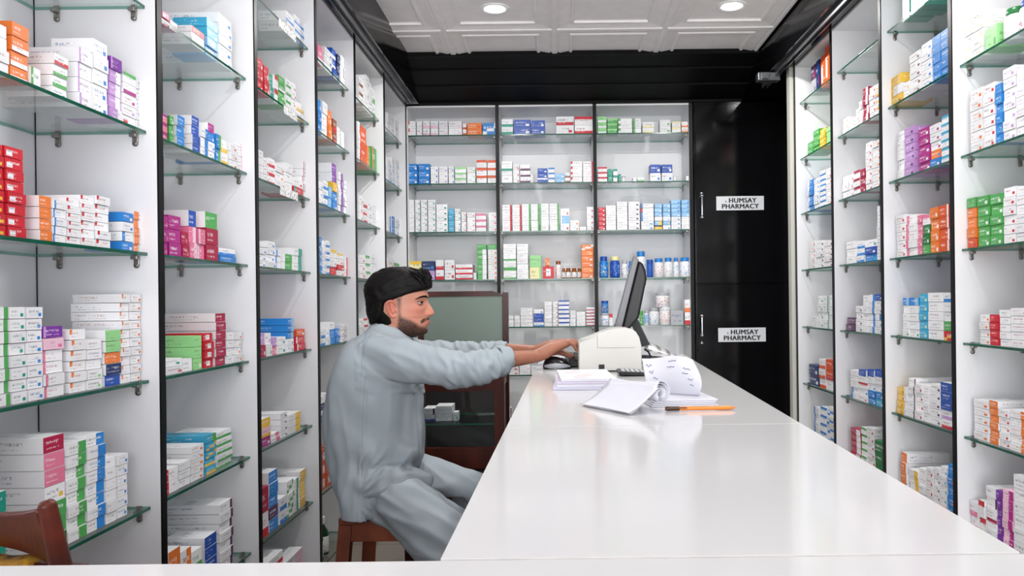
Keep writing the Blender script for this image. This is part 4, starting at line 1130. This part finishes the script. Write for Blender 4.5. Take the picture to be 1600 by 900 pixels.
# ------------------------------------------------------------------ the seated man
DM = 2.78
PXM = FPX / DM       # pixels per metre at his head
def voxel(mb, name, size, mats, smooth=3, factor=.5):
    me = mb.mesh(name + '_raw', [])
    o = bpy.data.objects.new(name + '_raw', me); C.objects.link(o)
    r = o.modifiers.new('r', 'REMESH'); r.mode = 'VOXEL'; r.voxel_size = size; r.use_smooth_shade = True
    s = o.modifiers.new('s', 'SMOOTH'); s.iterations = smooth; s.factor = factor
    dg = bpy.context.evaluated_depsgraph_get(); dg.update()
    out = bpy.data.meshes.new_from_object(o.evaluated_get(dg))
    bpy.data.objects.remove(o); bpy.data.meshes.remove(me)
    out.name = name; out.materials.clear()
    for m_ in mats: out.materials.append(m_)
    out.polygons.foreach_set('use_smooth', [True]*len(out.polygons))
    return out
def interp(tab, y):
    if y <= tab[0][0]: return tab[0][1:]
    for a, b in zip(tab, tab[1:]):
        if y <= b[0]:
            f = (y-a[0])/(b[0]-a[0]); return tuple(p*(1-f)+q*f for p, q in zip(a[1:], b[1:]))
    return tab[-1][1:]
def smooth_tab(tab, step=.6):
    """Catmull-Rom through the rows"""
    ys = [r[0] for r in tab]; out = []
    y = ys[0]
    def cr(p0, p1, p2, p3, f): return .5*((2*p1)+(-p0+p2)*f+(2*p0-5*p1+4*p2-p3)*f*f+(-p0+3*p1-3*p2+p3)*f**3)
    while y <= ys[-1] + 1e-6:
        i = max(0, min(len(ys)-2, next((k for k in range(len(ys)-1) if y <= ys[k+1]), len(ys)-2)))
        f = (y-ys[i])/(ys[i+1]-ys[i])
        r = [tab[max(0, i-1)], tab[i], tab[i+1], tab[min(len(ys)-1, i+2)]]
        out.append((y,) + tuple(cr(*(q[c] for q in r), f) for c in range(1, len(tab[0]))))
        y += step
    return out
def g(d, s): return math.exp(-(d/s)**2)
# head rows in photograph pixels: height, face, back of skull, half width
HEAD = [(423.5, 634, 620, 2), (425, 642, 609, 10), (428, 650, 599, 18), (433, 657.5, 590, 25), (441, 663, 582, 31), (450, 666, 577.5, 34), (457, 667.3, 576.5, 35),
        (463, 668, 576.5, 35), (469, 667, 577.5, 34.5), (476, 666.5, 580, 34), (483, 666.6, 584, 33.5), (490, 666.8, 589, 32.5), (495, 667.6, 594, 31.8), (500, 668.4, 598, 31),
        (505, 668.2, 601, 30), (511, 666.2, 603, 28.5), (517, 666.5, 606, 26), (521, 664.5, 609, 23), (524.5, 659, 613, 18), (527, 650, 620, 11), (528, 640, 630, 4)]
HT = smooth_tab(HEAD)
NOSE = [(466, .3, 4), (469, 1.3, 4.2), (473, 3.6, 4.2), (477, 6.2, 4.3), (481, 8.8, 4.6), (485, 11.0, 4.6), (488, 12.2, 5.0), (490.5, 11.8, 5.2), (492.5, 9.2, 5.2), (494.5, 5.0, 5), (496, 2.6, 4.5), (498, 1.2, 3)]
LIPS = [(497, .4), (499, 2.0), (501, 4.0), (502.6, 3.6), (503.6, 1.9), (504.6, 2.6), (506.5, 3.8), (508.5, 2.6), (510.5, .4), (512, -.4)]
def face_dx(y, lat):
    al = abs(lat); dx = 0
    if NOSE[0][0] <= y <= NOSE[-1][0]:
        a, s = interp(NOSE, y); dx += a*g(al, s)
    dx += 2.6*g(al-5.8, 2.4)*g(y-490.6, 2.8)                      # wings of the nose
    dx -= 1.6*g(al-7.5, 1.6)*g(y-494.5, 1.5)
    if LIPS[0][0] <= y <= LIPS[-1][0]: dx += interp(LIPS, y)[0]*g(al, 9.5)
    dx -= 1.2*g(al-12, 3)*g(y-503.5, 3.5)                          # corners of the mouth
    dx += 2.2*g(al-11, 9)*g(y-463.5, 4)                            # brow ridge
    dx -= 5.2*g(al-14.5, 6.5)*g(y-472.5, 4.6)                      # eye sockets
    dx += 2.2*g(al-22, 8)*g(y-483, 6)                              # cheek bones
    dx -= 1.6*g(al-20, 7)*g(y-500, 7)                              # hollow cheeks
    dx += 2.4*g(al, 11)*g(y-518, 4.5)                              # chin
    return dx
def head_point(th, row):
    y, xf, xb, hw = row
    c = (xf*.44 + xb*.56); ct, st = math.cos(th), math.sin(th)
    a = (xf - c) if ct > 0 else (c - xb)
    n = 2.25 if y < 495 else 2.1
    ex = 2.0/n
    x = c + a*math.copysign(abs(ct)**ex, ct)
    k = .10 + .12*max(0, min(1, (y-470)/50))
    lat = hw*math.copysign(abs(st)**ex, st)*(1 - k*max(0, ct)**2)
    if ct > 0: x += face_dx(y, lat)*max(0, ct)**.35
    return x, lat
def hw_(x, y, lat):
    """head pixels to the room"""
    p = at(x, y, DM); p.y = DM + lat/PXM; return p
def surf_x(y, lat):
    row = (y,) + tuple(interp(HT, y)); best = None
    for i in range(0, 160):
        th = (i/160)*PI/2*(1 if lat >= 0 else -1)
        x, l = head_point(th, row)
        if best is None or abs(l-lat) < best[0]: best = (abs(l-lat), x)
    return best[1]
NTH = 120
def head_grid():
    vs = []; px_ = []
    for row in HT:
        for j in range(NTH):
            th = 2*PI*j/NTH
            x, lat = head_point(th, row); px_.append((x, row[0], lat)); vs.append(hw_(x, row[0], lat))
    fs = []
    R = len(HT)
    for i in range(R-1):
        for j in range(NTH): fs.append((i*NTH+j, i*NTH+(j+1) % NTH, (i+1)*NTH+(j+1) % NTH, (i+1)*NTH+j))
    fs.append(tuple(range(NTH-1, -1, -1))); fs.append(tuple((R-1)*NTH+j for j in range(NTH)))
    return vs, fs, px_
hv, hf, hpx = head_grid()
body = MB(); body.add(hv, hf)
P = at
def V(px, py, d): return at(px, py, d)
# neck and hidden trunk
body.tube([V(622, 505, DM), V(614, 520, DM), V(604, 540, DM), V(596, 565, DM)], [(.060, .062), (.059, .066), (.066, .072), (.08, .08)], 24, side=(0, 1, 0))
body.tube([V(600, 560, DM), V(585, 620, DM), V(585, 700, DM), V(590, 760, DM)], [(.13, .08), (.13, .09), (.12, .09), (.13, .09)], 20, side=(0, 1, 0))
# ears
for s in (-1, 1):
    def E(x, y, o): 
        return hw_(x + 5.5, y, s*o)
    eo = 33.5
    rim = [(612, 494, eo-1.5), (609.5, 488, eo+1.5), (607.2, 480, eo+4), (607.5, 473.5, eo+5), (611.5, 470.3, eo+4.5), (616.5, 471, eo+3.2), (619.5, 475, eo+1.5), (620.2, 480, eo)]
    body.tube([E(*q) for q in rim], [.0034, .0036, .0038, .0040, .0038, .0036, .0034, .0030], 10)
    body.tube([E(612.5, 476, eo+1.5), E(613.2, 482, eo+2), E(615.5, 488, eo+1.2)], [.0026, .003, .0026], 8)
    body.tube([E(612, 492, eo), E(614.5, 495, eo+.3), E(617.5, 494, eo)], [.0040, .0046, .0038], 10)      # lobe
    body.tube([E(613, 474, eo-1), E(613.5, 484, eo-1.5), E(616, 492, eo-1.5)], [(.0022, .0075), (.0022, .008), (.0022, .006)], 10, side=(0, 1, 0))
    body.tube([E(619.5, 482, eo+.5), E(619.3, 486, eo+.6)], .0028, 8)                                    # tragus
# arms: shoulder, elbow, wrist
NEAR = dict(sh=V(582, 556, 2.61), el=V(712, 572, 2.53), wr=V(838, 556.5, 2.70))
FAR = dict(sh=V(592, 548, 2.98), el=V(712, 548, 3.02), wr=V(838, 548.5, 2.90))
for A in (NEAR, FAR):
    f = A['el'].lerp(A['wr'], .35)
    body.tube([A['sh'], A['sh'].lerp(A['el'], .5), A['el'], f, A['el'].lerp(A['wr'], .7), A['wr']], [.034, .030, .026, (.027, .027), (.0285, .0275), (.027, .021)], 18)
def hand(wr, kn_px, d0, thumb):
    """palm down on the keys, fingers along +x, five fingers; thumb on the far side for the near hand"""
    K = V(kn_px[0], kn_px[1], d0)
    ax = (K - wr).normalized()
    lat = Vector((0, 1, 0))
    mid = wr.lerp(K, .5) + Vector((0, 0, .004))
    body.tube([wr, wr.lerp(K, .25), mid, K - ax*.004], [(.028, .022), (.033, .0235), (.039, .0225), (.040, .0150)], 18)
    offs = [-.031, -.0105, .0105, .031]
    ln = [.058, .074, .080, .071]
    if thumb < 0: ln = ln[::-1]
    drop = [1.0, .92, .9, .95]
    for o, L, q in zip(offs, ln, drop):
        k0 = K + lat*o + Vector((-.006 - abs(o)*.15, 0, -.001))
        a = k0 + Vector((L*.44, lat.y*o*.12, .006))
        b = a + Vector((L*.28, o*.05, -L*.20*q))
        c_ = b + Vector((L*.14, 0, -L*.30*q))
        body.tube([k0 - ax*.012, k0, a, b, c_], [.0095, .0098, .0086, .0080, .0066], 10)
        body.tube([k0 + Vector((0, 0, .002)), k0 + Vector((.006, 0, .0025))], .0092, 8)
    t0 = wr.lerp(K, .28) + Vector((0, thumb*.028, -.006))
    t1 = wr.lerp(K, .72) + Vector((0, thumb*.052, -.020)); t2 = t1 + Vector((.028, thumb*.004, -.010)); t3 = t2 + Vector((.022, -thumb*.004, -.008))
    body.tube([t0, t1, t2, t3], [.015, .0118, .0100, .0074], 10)
hand(NEAR['wr'], (883, 535.5), 2.755, 1)
hand(FAR['wr'], (886, 535), 2.90, -1)
# legs and feet
HIPN, KNN, ANN = V(588, 762, 2.68), V(728, 848, 2.58), Vector((-.25, 2.60, .085))
HIPF, KNF, ANF = Vector((-.615, 2.92, .565)), Vector((-.235, 2.97, .44)), Vector((-.25, 2.98, .085))
for h, k, a in ((HIPN, KNN, ANN), (HIPF, KNF, ANF)):
    body.tube([h, h.lerp(k, .5), k, k.lerp(a, .35), a], [.07, .06, .05, .046, .034], 16)
    body.tube([a + Vector((-.03, 0, -.05)), a + Vector((.05, 0, -.048)), a + Vector((.15, 0, -.058)), a + Vector((.19, 0, -.064))], [(.032, .034), (.040, .034), (.042, .024), (.034, .018)], 14)
bm_ = voxel(body, 'body', .0026, [], 2, .4)

# colours of skin, beard and lips (the man's own colouring)
def inpoly(x, y, poly):
    c = False
    for (x1, y1), (x2, y2) in zip(poly, poly[1:]+poly[:1]):
        if (y1 > y) != (y2 > y) and x < (x2-x1)*(y-y1)/(y2-y1)+x1: c = not c
    return c
def sdist(x, y, poly):
    best = 1e9
    for (x1, y1), (x2, y2) in zip(poly, poly[1:]+poly[:1]):
        dx, dy = x2-x1, y2-y1; t_ = max(0, min(1, ((x-x1)*dx+(y-y1)*dy)/(dx*dx+dy*dy+1e-9)))
        best = min(best, math.hypot(x-x1-t_*dx, y-y1-t_*dy))
    return best if inpoly(x, y, poly) else -best
BEARD = [(625.5, 464), (634.5, 464), (633, 478), (632.5, 488), (634, 494), (641, 497), (648, 500), (655, 505), (659, 509), (664.5, 511), (668, 510.5), (675, 513), (676, 530), (645, 533), (630, 527), (625.5, 512), (627, 500), (628.5, 486)]
MOUST = [(659, 501.5), (663, 497.5), (668, 495.8), (676, 495), (677, 499), (672, 500.5), (667, 501.6), (663.5, 504.5), (661, 506.5)]
def to_px(co):
    d = co.y; u = co.x*FPX/d; v = (co.z-CAMZ)*FPX/d
    ui = u - ROLL*v; vi = v + ROLL*u
    return VX+ui, VY-vi
ca = bm_.attributes.new('skin', 'FLOAT_COLOR', 'POINT')
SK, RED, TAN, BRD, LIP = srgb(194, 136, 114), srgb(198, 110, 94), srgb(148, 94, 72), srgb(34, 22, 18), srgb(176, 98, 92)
def mixc(a, b, f): return tuple(p*(1-f)+q*f for p, q in zip(a, b))
cols_ = []
def sst(x, a, b): 
    t_ = max(0, min(1, (x-a)/(b-a))); return t_*t_*(3-2*t_)
for v in bm_.vertices:
    co = v.co
    p = Vector((co.x, DM, co.z)); 
    x, y = to_px(p)
    c_ = SK
    n1 = noise.noise(co*40); n2 = noise.noise(co*420)
    if x < 690 and y < 545 and co.y > 2.6 and co.y < 2.96:
        lat = abs(co.y-DM)*PXM
        c_ = mixc(c_, RED, min(1, .42*g(math.hypot(x-655, y-487), 12) + .5*g(math.hypot(x-676, y-488), 6) + .6*(1 if lat > 33 and x < 626 and 467 < y < 498 else 0)))
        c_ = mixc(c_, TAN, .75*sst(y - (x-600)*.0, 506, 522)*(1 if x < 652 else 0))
        sd = max(sdist(x + n2*1.5, y + n1*2.0, BEARD), -9)
        f = sst(sd, -2.5, 4.5)*(.84+.36*n2 + .16*sst(y, 500, 522))
        f = max(f, sst(sdist(x, y+n2*.6, MOUST), -.6, 1.4)*(.85+.3*n2))
        if y < 513 and lat < 13 and x > 662:
            lp = g(y-502.3, 1.4)+g(y-506.3, 2.0)
            if x > 664: c_ = mixc(c_, LIP, min(1, lp)*g(lat, 11))
            if 500.6 < y < 510: f *= 1 - g(lat, 11)*(1 if x > 664.5 else 0)
        c_ = mixc(c_, BRD, max(0, min(.94, f)))
    else:
        c_ = mixc(SK, TAN, .85)
        if n2 > .35 and x < 850: c_ = mixc(c_, BRD, .25)
        if co.z < .12: c_ = srgb(50, 34, 26)
    c_ = tuple(max(0, k*(1+.05*n1)) for k in c_[:3]) + (1,)
    cols_ += c_
ca.data.foreach_set('color', cols_)
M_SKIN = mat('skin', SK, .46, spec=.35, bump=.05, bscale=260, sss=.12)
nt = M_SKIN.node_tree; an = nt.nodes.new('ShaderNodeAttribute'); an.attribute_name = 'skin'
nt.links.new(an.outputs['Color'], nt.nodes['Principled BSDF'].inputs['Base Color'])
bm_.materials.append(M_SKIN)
MAN = thing('person', 'seated man in pale grey blue shirt and trousers reaching for the keyboard', 'person', (0, 0, 0))
bo = bpy.data.objects.new('body', bm_); C.objects.link(bo); bo.parent = MAN

# eyes, lids, brows
M_EYE = mat('eye_white', srgb(176, 158, 150), .15, spec=.6); M_IRIS = mat('dark_iris', srgb(34, 20, 14), .1, spec=.7); 
for s in (-1, 1):
    r = 5.8/PXM
    xe = surf_x(472.8, 14.5) - .6
    ec = hw_(xe + .4, 472.6, s*14.2)
    mb = MB()
    n1_, n2_ = 24, 16
    vs = []; 
    prof_ = [(r*math.sin(PI*i/24), r*math.cos(PI*i/24)) for i in range(25)]      # axis along +x
    mi = []
    M_ = Matrix.Translation(ec) @ Matrix.Rotation(s*.10, 4, 'Z') @ Matrix.Rotation(PI/2, 4, 'Y')
    sub = MB(); sub.lathe([(max(a, .00001), b) for a, b in reversed(prof_)], n=24, mis=[0]*17 + [1]*8)
    mb.add([M_ @ Vector(p) for p in sub.v], sub.f, 0, True); mb.m = list(sub.m)
    mb.build('eye', [M_EYE, M_IRIS], MAN)
    def lid(u, v, lo, hi, rr=1.13):
        th = (u-.5)*PI*1.05; ph = lo + (hi-lo)*v
        d = Vector((math.cos(th)*math.cos(ph), math.sin(th)*math.cos(ph)*1.12, math.sin(ph)))
        return ec + d*r*rr
    lm = MB().grid(lambda u, v: lid(u, v, math.radians(11), math.radians(85)), 20, 8).grid(lambda u, v: lid(u, v, math.radians(-75), math.radians(-17)), 20, 8)
    o = lm.build('eyelid', mat('lid_skin', srgb(152, 98, 80), .5, var=.06, vscale=60), MAN)
    sm = o.modifiers.new('thickness', 'SOLIDIFY'); sm.thickness = .0012
    M_HAIR = mat('black_hair', srgb(13, 10, 9), .6, spec=.18, var=.5, vscale=40)
    MB().tube([lid(u/8, 0, math.radians(10), 0, 1.2) for u in range(9)], .0011, 6).build('eyelash', M_HAIR, MAN)
    bp = []
    for k, (yb_, la) in enumerate(((467.8, 24.5), (464.6, 20.5), (463.2, 16), (463.3, 11), (464.6, 6.5))):
        bp.append(hw_(surf_x(yb_, la) + .35, yb_, s*la))
    MB().tube(bp, [(.0010, .0012), (.0016, .0028), (.0018, .0036), (.0018, .0038), (.0014, .0026)], 8).build('eyebrow', M_HAIR, MAN)

# hair: a shell over the skull that ends at the hairline
HAIRP = [(700, 400), (700, 452), (669, 452.5), (660, 455), (650, 457.5), (640, 460.5), (634.5, 463.2), (629, 466), (624.5, 468.8), (618, 468.3), (612, 469.5), (607.5, 474), (605, 482), (602, 491), (598, 498), (593, 504), (587, 511), (583, 520), (550, 520), (550, 400)]
bmh = bmesh.new()
bv_ = [bmh.verts.new(p) for p in hv]
for f in hf: bmh.faces.new([bv_[i] for i in f])
bmesh.ops.recalc_face_normals(bmh, faces=bmh.faces[:]); bmh.normal_update()
norms = [v.normal.copy() for v in bv_]; bmh.free()
HB = [(423, 620), (433, 588), (441, 581), (450, 577), (457, 576), (470, 577), (480, 577.5), (490, 579), (500, 581.5), (508, 584), (514, 590), (528, 630)]
hair = []; hpx2 = []
for row in HT:
    r2 = (row[0], row[1], min(row[2], interp(HB, row[0])[0]), row[3] + 1.5*sst(row[0], 470, 490))
    for j in range(NTH): hpx2.append(head_point(2*PI*j/NTH, r2))
for (x0h, y, lat0), (x2h, lat2), n in zip(hpx, hpx2, norms):
    x, lat = (x2h, lat2) if x0h < 625 else (x0h, lat0)
    p = hw_(x, y, lat)
    sd = sdist(x, y, HAIRP)
    if y < 452 and x > 655: sd = max(sd, 2)
    front = sst(x, 640, 668)
    back = sst(x, 610, 580)
    t_ = 7.0 - 2.2*sst(y, 430, 470)
    t_ += 3.5*front*sst(y, 424, 436)*(1-sst(y, 449, 456)) 
    t_ -= 1.2*sst(y, 490, 515)
    if x > 622 and y > 464: t_ = min(t_, 1.0)
    # locks combed back and down
    q = Vector((x*.06 + y*.10, lat*.06, y*.05 - x*.02))
    fl = noise.noise(Vector((x*.035 + y*.02, lat*.22 + .08*(y-x*.3), y*.03)))
    st = noise.noise(Vector((x*.05, lat*.55, (y + .55*x)*.33)))
    t_ += 1.5*fl + 1.0*st
    f = sst(sd, -2.2, 2.6)
    off = -3.0*(1-f) + t_*f
    hair.append(Vector(p) + n*(off/PXM))
hb = MB(); hb.add(hair, hf, 0, True)
# fringe tuft and loose strands
rr = random.Random(11)
for k in range(95):
    la = rr.uniform(-24, 24); xs = rr.uniform(640, 664); 
    y0 = rr.uniform(419, 430)
    x1 = 673 + rr.uniform(-5, 4) - abs(la)*.22; y1 = 441 + rr.uniform(-7, 9)
    pts = []
    for i in range(6):
        f = i/5
        pts.append(hw_(xs + (x1-xs)*f**.8, y0 + (y1-y0)*f**1.7, la + 3*math.sin(f*2+k)))
    hb.tube(pts, [.0018, .0026, .0030, .0028, .0022, .0007], 6)
for k in range(70):
    a = rr.uniform(-1, 1); la = a*34
    x0_ = rr.uniform(590, 655); y0_ = 421 + .25*abs(la) + abs(x0_-628)**2*.004
    pts = []
    for i in range(6):
        f = i/5
        x_ = x0_ - 34*f - rr.uniform(0, 3); yy = y0_ + 9*f*f + 20*f*abs(a)
        row = (max(424, min(500, yy)),) + tuple(interp(HT, max(424, min(500, yy))))
        c0 = row[1]*.44+row[2]*.56; 
        pts.append(None)
        pts[-1] = (x_, yy)
    # keep strands on the shell by lifting from the skull centre
    P3 = []
    for (x_, yy) in pts:
        d = Vector((x_-622, (yy-468), la)); d.normalize()
        lo, hi = 0, 70
        for _ in range(14):
            m_ = (lo+hi)/2; q = Vector((622, 468, 0)) + d*m_
            rw = interp(HT, max(424, q.y)); c0 = rw[0]*.44+rw[1]*.56; aa = (rw[0]-c0) if q.x > c0 else (c0-rw[1])
            ins = q.y > 424 and (abs((q.x-c0)/max(aa, 1))**2.2 + abs(q.z/max(rw[2], 1))**2.2 < 1)
            if ins: lo = m_
            else: hi = m_
        q = Vector((622, 468, 0)) + d*(lo + 5.6)
        P3.append(hw_(q.x, q.y, q.z))
    hb.tube(P3, [.001, .003, .0036, .0034, .0026, .0008], 6)
for k in range(3):
    hb.tube([hw_(600-k*2, 428, -10+6*k), hw_(591-2*k, 424+k, -12+6*k), hw_(584-k*2, 429+k*2, -13+6*k), hw_(580-k, 437+2*k, -13+6*k)], [.0007, .0006, .0005, .0003], 5)
hb.build('hair', M_HAIR, MAN)

# ---- clothes
M_CLOTH = mat('grey_blue_cotton', srgb(158, 167, 173), .85, spec=.2, var=.05, vscale=5, bump=.10, bscale=420)
sh = MB()
TOR = [(505, 634, 584, .075), (512, 643, 580, .10), (520, 650, 571, .135), (530, 655, 553, .175), (542, 658, 544, .20), (558, 659, 536, .212), (580, 657, 528, .215), (610, 654, 520, .208), (650, 656, 514.5, .200), (690, 659, 515.5, .198),
       (712, 656, 520, .198), (735, 648, 526, .214), (760, 634, 533, .226), (785, 620, 542, .230), (800, 612, 549, .222), (808, 606, 556, .17)]
TT = smooth_tab(TOR, 4)
n = 56; vs = []
for (y, xf, xb, hwid) in TT:
    for j in range(n):
        th = 2*PI*j/n; ct, st_ = math.cos(th), math.sin(th); ex = 2/(2.4 + .9*(1 - sst(y, 560, 640))*sst(y, 515, 535))
        c0 = (xf+xb)/2; a = (xf-xb)/2
        xx = c0 + a*math.copysign(abs(ct)**ex, ct); la = hwid*math.copysign(abs(st_)**ex, st_)
        yy = y + (.42*max(0, xx-602)*(1-sst(y, 510, 570)) if y < 570 else 0)
        p = at(xx, yy, DM); p.y = DM + la
        # shoulders slope down from the neck
        vs.append(p)
R = len(TT)
fs = [(i*n+j, i*n+(j+1) % n, (i+1)*n+(j+1) % n, (i+1)*n+j) for i in range(R-1) for j in range(n)]
fs += [tuple(range(n-1, -1, -1)), tuple((R-1)*n+j for j in range(n))]
sh.add(vs, fs, 0, True)
def sleeve(A, top, cuff, near):
    s0, e0, w0 = A['sh'], A['el'], A['wr']
    cf = e0.lerp(w0, cuff)
    inn = s0 + Vector((.045, .08 if near else -.08, .0))
    sag = Vector((0, 0, -.014 if near else -.006))
    sh.tube([inn, s0, s0.lerp(e0, .35), s0.lerp(e0, .7) + sag*.5, e0 + sag, e0.lerp(cf, .45) + sag*1.1, e0.lerp(cf, .85) + sag*.3, cf],
            [(.052, .055), (.058, .062), (.061, .065), (.058, .063), (.055, .059), (.054, .057), (.047, .047), (.042, .042)] if near else
            [(.055, .055), (.060, .056), (.057, .048), (.052, .042), (.050, .040), (.048, .038), (.044, .036), (.040, .033)], 22)
    return cf
cfN = sleeve(NEAR, 0, .57, True)
cfF = sleeve(FAR, 0, .60, False)
# shirt hem bunched over the lap
sh.tube([at(630, 712, 2.64), at(636, 708, 2.74), at(638, 706, 2.86), at(632, 708, 2.95)], [.036, .044, .044, .036], 14)
# front flap lying over both thighs
sh.tube([at(585, 752, 2.66), at(625, 745, 2.64), at(640, 746, 2.68)], [(.11, .075), (.11, .06), (.09, .035)], 18)
shm = voxel(sh, 'shirt', .0054, [M_CLOTH], 14, .5)
def ridge(x): return 1 - abs(x)*2
bx = Vector((NEAR['el'] - NEAR['sh'])).normalized()
NRM = [v.normal.copy() for v in shm.vertices]
for v, nn in zip(shm.vertices, NRM):
    co = v.co.copy()
    x, y = to_px(co)
    d = 0.0
    # hanging folds down the back and side
    k = sst(y, 560, 640)*(1 - .4*sst(y, 780, 800))
    d += k*.0150*noise.noise(Vector((co.x*15, co.y*15, co.z*2.4)))
    d += k*.0050*ridge(noise.noise(Vector((co.x*22+3, co.y*22, co.z*4.5))))*.6
    # diagonal pulls from arm pit to hip
    d += .0065*noise.noise(Vector((co.x*9 + co.z*14, co.y*8, co.z*5 - co.x*6)))*sst(y, 540, 600)
    # sleeve: long pulls from the shoulder, crosswise creases at elbow and cuff
    if y < 614 and x > 556:
        e = g((x-722)/1.0, 46) + g(x-776, 24)
        d += .0150*e*ridge(noise.noise(Vector((co.x*30 + co.z*20, co.y*9, co.z*14 - co.x*10))))*.7 - .005*e
        d += .0110*g(x-625, 75)*ridge(noise.noise(Vector((co.x*6 + 5, co.y*9, co.z*24 + co.x*9))))*.7
    # creases fanning out from the hip over the lap
    if y > 685 and x > 560:
        an = math.atan2(y-782, x-552); rr_ = math.hypot(x-552, y-782)
        d += .0120*sst(y, 685, 720)*sst(rr_, 8, 45)*(1-.5*sst(rr_, 90, 140))*ridge(noise.noise(Vector((an*5.2, rr_*.012, co.y*4))))
    # sewn seams: armhole and side
    xs = 571 - 6*math.sin((y-520)/65*PI) if 520 < y < 585 else None
    if xs and co.y < DM - .08: d -= .0030*g(x-xs, 1.8)
    if y > 590 and co.y < DM - .10: d -= .0030*g(x-(572-.03*(y-590)), 1.3)
    v.co = co + nn*d
shm.update()
so = bpy.data.objects.new('shirt', shm); C.objects.link(so); so.parent = MAN
# rolled cuffs
for cf, A, rad, hh in ((cfN, NEAR, (.0445, .0450), .016), (cfF, FAR, (.037, .0315), .012)):
    ax = (A['wr'] - A['el']).normalized()
    mb = MB()
    N_ = 30
    s_ = ax.cross(Vector((0, 0, 1))).normalized(); u_ = s_.cross(ax).normalized()
    prof_ = [(-.030, 1.04), (-.026, 1.12), (-.008, 1.16), (.010, 1.12), (.016, 1.02), (.014, .90), (0, .86)]
    vs = []
    for (t_, k) in prof_:
        for j in range(N_):
            th = 2*PI*j/N_
            w_ = 1 + .05*math.sin(3*th + 40*t_) + .03*math.sin(7*th+1)
            vs.append(cf + ax*(t_ + .006*math.sin(2*th)) + s_*(rad[0]*k*w_*math.cos(th)) + u_*(rad[1]*k*w_*math.sin(th)))
    fs = [(i*N_+j, i*N_+(j+1) % N_, (i+1)*N_+(j+1) % N_, (i+1)*N_+j) for i in range(len(prof_)-1) for j in range(N_)]
    mb.add(vs, fs, 0, True)
    o = mb.build('cuff', M_CLOTH, MAN)
    sm = o.modifiers.new('thickness', 'SOLIDIFY'); sm.thickness = .003
# stand collar
mb = MB(); N_ = 40
c0 = at(612, 516, DM)
vs = []
for (dz, k) in ((-.022, 1.12), (-.004, 1.06), (.012, 1.0), (.014, .97), (.010, .95), (-.02, .98)):
    for j in range(N_):
        th = 2*PI*j/N_; ct = math.cos(th)
        px_, py_ = 612 + 31*k*ct, 518 + 13*ct
        p = at(px_, py_ - dz*PXM*.9, DM); p.y = DM + .066*k*math.sin(th)
        vs.append(p)
fs = [(i*N_+j, i*N_+(j+1) % N_, (i+1)*N_+(j+1) % N_, (i+1)*N_+j) for i in range(5) for j in range(N_)]
mb.add(vs, fs, 0, True); mb.build('collar', M_CLOTH, MAN)

# trousers
tr = MB()
tr.tube([Vector((-.62, 2.70, .58)), Vector((-.62, 2.79, .585)), Vector((-.63, 2.90, .585))], [(.11, .09), (.12, .095), (.11, .09)], 20)
for h, k, a, r in ((HIPN, KNN, ANN, 1.0), (HIPF, KNF, ANF, .95)):
    tr.tube([h + Vector((-.02, 0, .0)), h.lerp(k, .35), h.lerp(k, .7), k, k + Vector((.015, 0, -.05))], [(.10*r, .095*r), (.105*r, .090*r), (.10*r, .082*r), (.090*r, .076*r), (.08*r, .076*r)], 22)
    tr.tube([k + Vector((-.03, 0, -.01)), k.lerp(a, .3) + Vector((-.06, 0, 0)), k.lerp(a, .65) + Vector((-.05, 0, 0)), a + Vector((-.01, 0, .03))], [(.085, .088), (.098, .10), (.088, .09), (.062, .062)], 20, side=(0, 1, 0))
# cloth hanging from the near thigh
tr.tube([V(630, 785, 2.58), V(680, 830, 2.56), V(715, 876, 2.55), V(742, 930, 2.55)], [(.085, .085), (.10, .092), (.11, .092), (.12, .092)], 22, side=(0, 1, 0))
trm = voxel(tr, 'trousers', .0060, [M_CLOTH], 16, .5)
NRM = [v.normal.copy() for v in trm.vertices]
for v, nn in zip(trm.vertices, NRM):
    co = v.co.copy()
    d = .012*ridge(noise.noise(Vector((co.x*6 + co.z*4, co.y*10, co.z*17 + co.x*9)))) + .004*noise.noise(co*22) - .004
    d += .005*noise.noise(Vector((co.x*3, co.y*24, co.z*10 + co.x*5)))
    # rest flat on the stool
    z = (co + nn*d)
    if z.z < .4805 and z.x < -.345 and z.y > 2.592 and z.z > .42: z.z = .4805
    v.co = z
trm.update()
to_ = bpy.data.objects.new('trousers', trm); C.objects.link(to_); to_.parent = MAN
for v in shm.vertices:
    if v.co.z < .4802: v.co.z = .4802

# sewn seams lying on the shirt
from mathutils.bvhtree import BVHTree
bvh = BVHTree.FromPolygons([v.co.copy() for v in shm.vertices], [tuple(p.vertices) for p in shm.polygons])
EYE = Vector((0, 0, CAMZ))
def on_shirt(path, r, name):
    pts = []
    for (a, b) in zip(path, path[1:]):
        for i in range(8):
            q = at(a[0]+(b[0]-a[0])*i/8, a[1]+(b[1]-a[1])*i/8, 2.5); d = (q-EYE).normalized()
            h = bvh.ray_cast(EYE, d)
            if h[0] is not None and 2.3 < h[0].y < 2.8: pts.append(h[0] - d*(r*.15))
    if len(pts) > 3: MB().tube(pts, r, 6).build(name, M_SEAM, MAN)
M_SEAM = mat('cotton_seam', srgb(140, 149, 156), .9, spec=.1, var=.1, vscale=300)
on_shirt([(581, 520), (573, 533), (567, 550), (564.5, 568), (568, 584)], .0009, 'seam')
on_shirt([(571, 588), (567, 640), (565.5, 700), (566, 774)], .0008, 'seam')
on_shirt([(567, 775), (584, 772), (600, 768)], .0009, 'seam')
on_shirt([(556, 531), (570, 523), (583, 517)], .0007, 'seam')
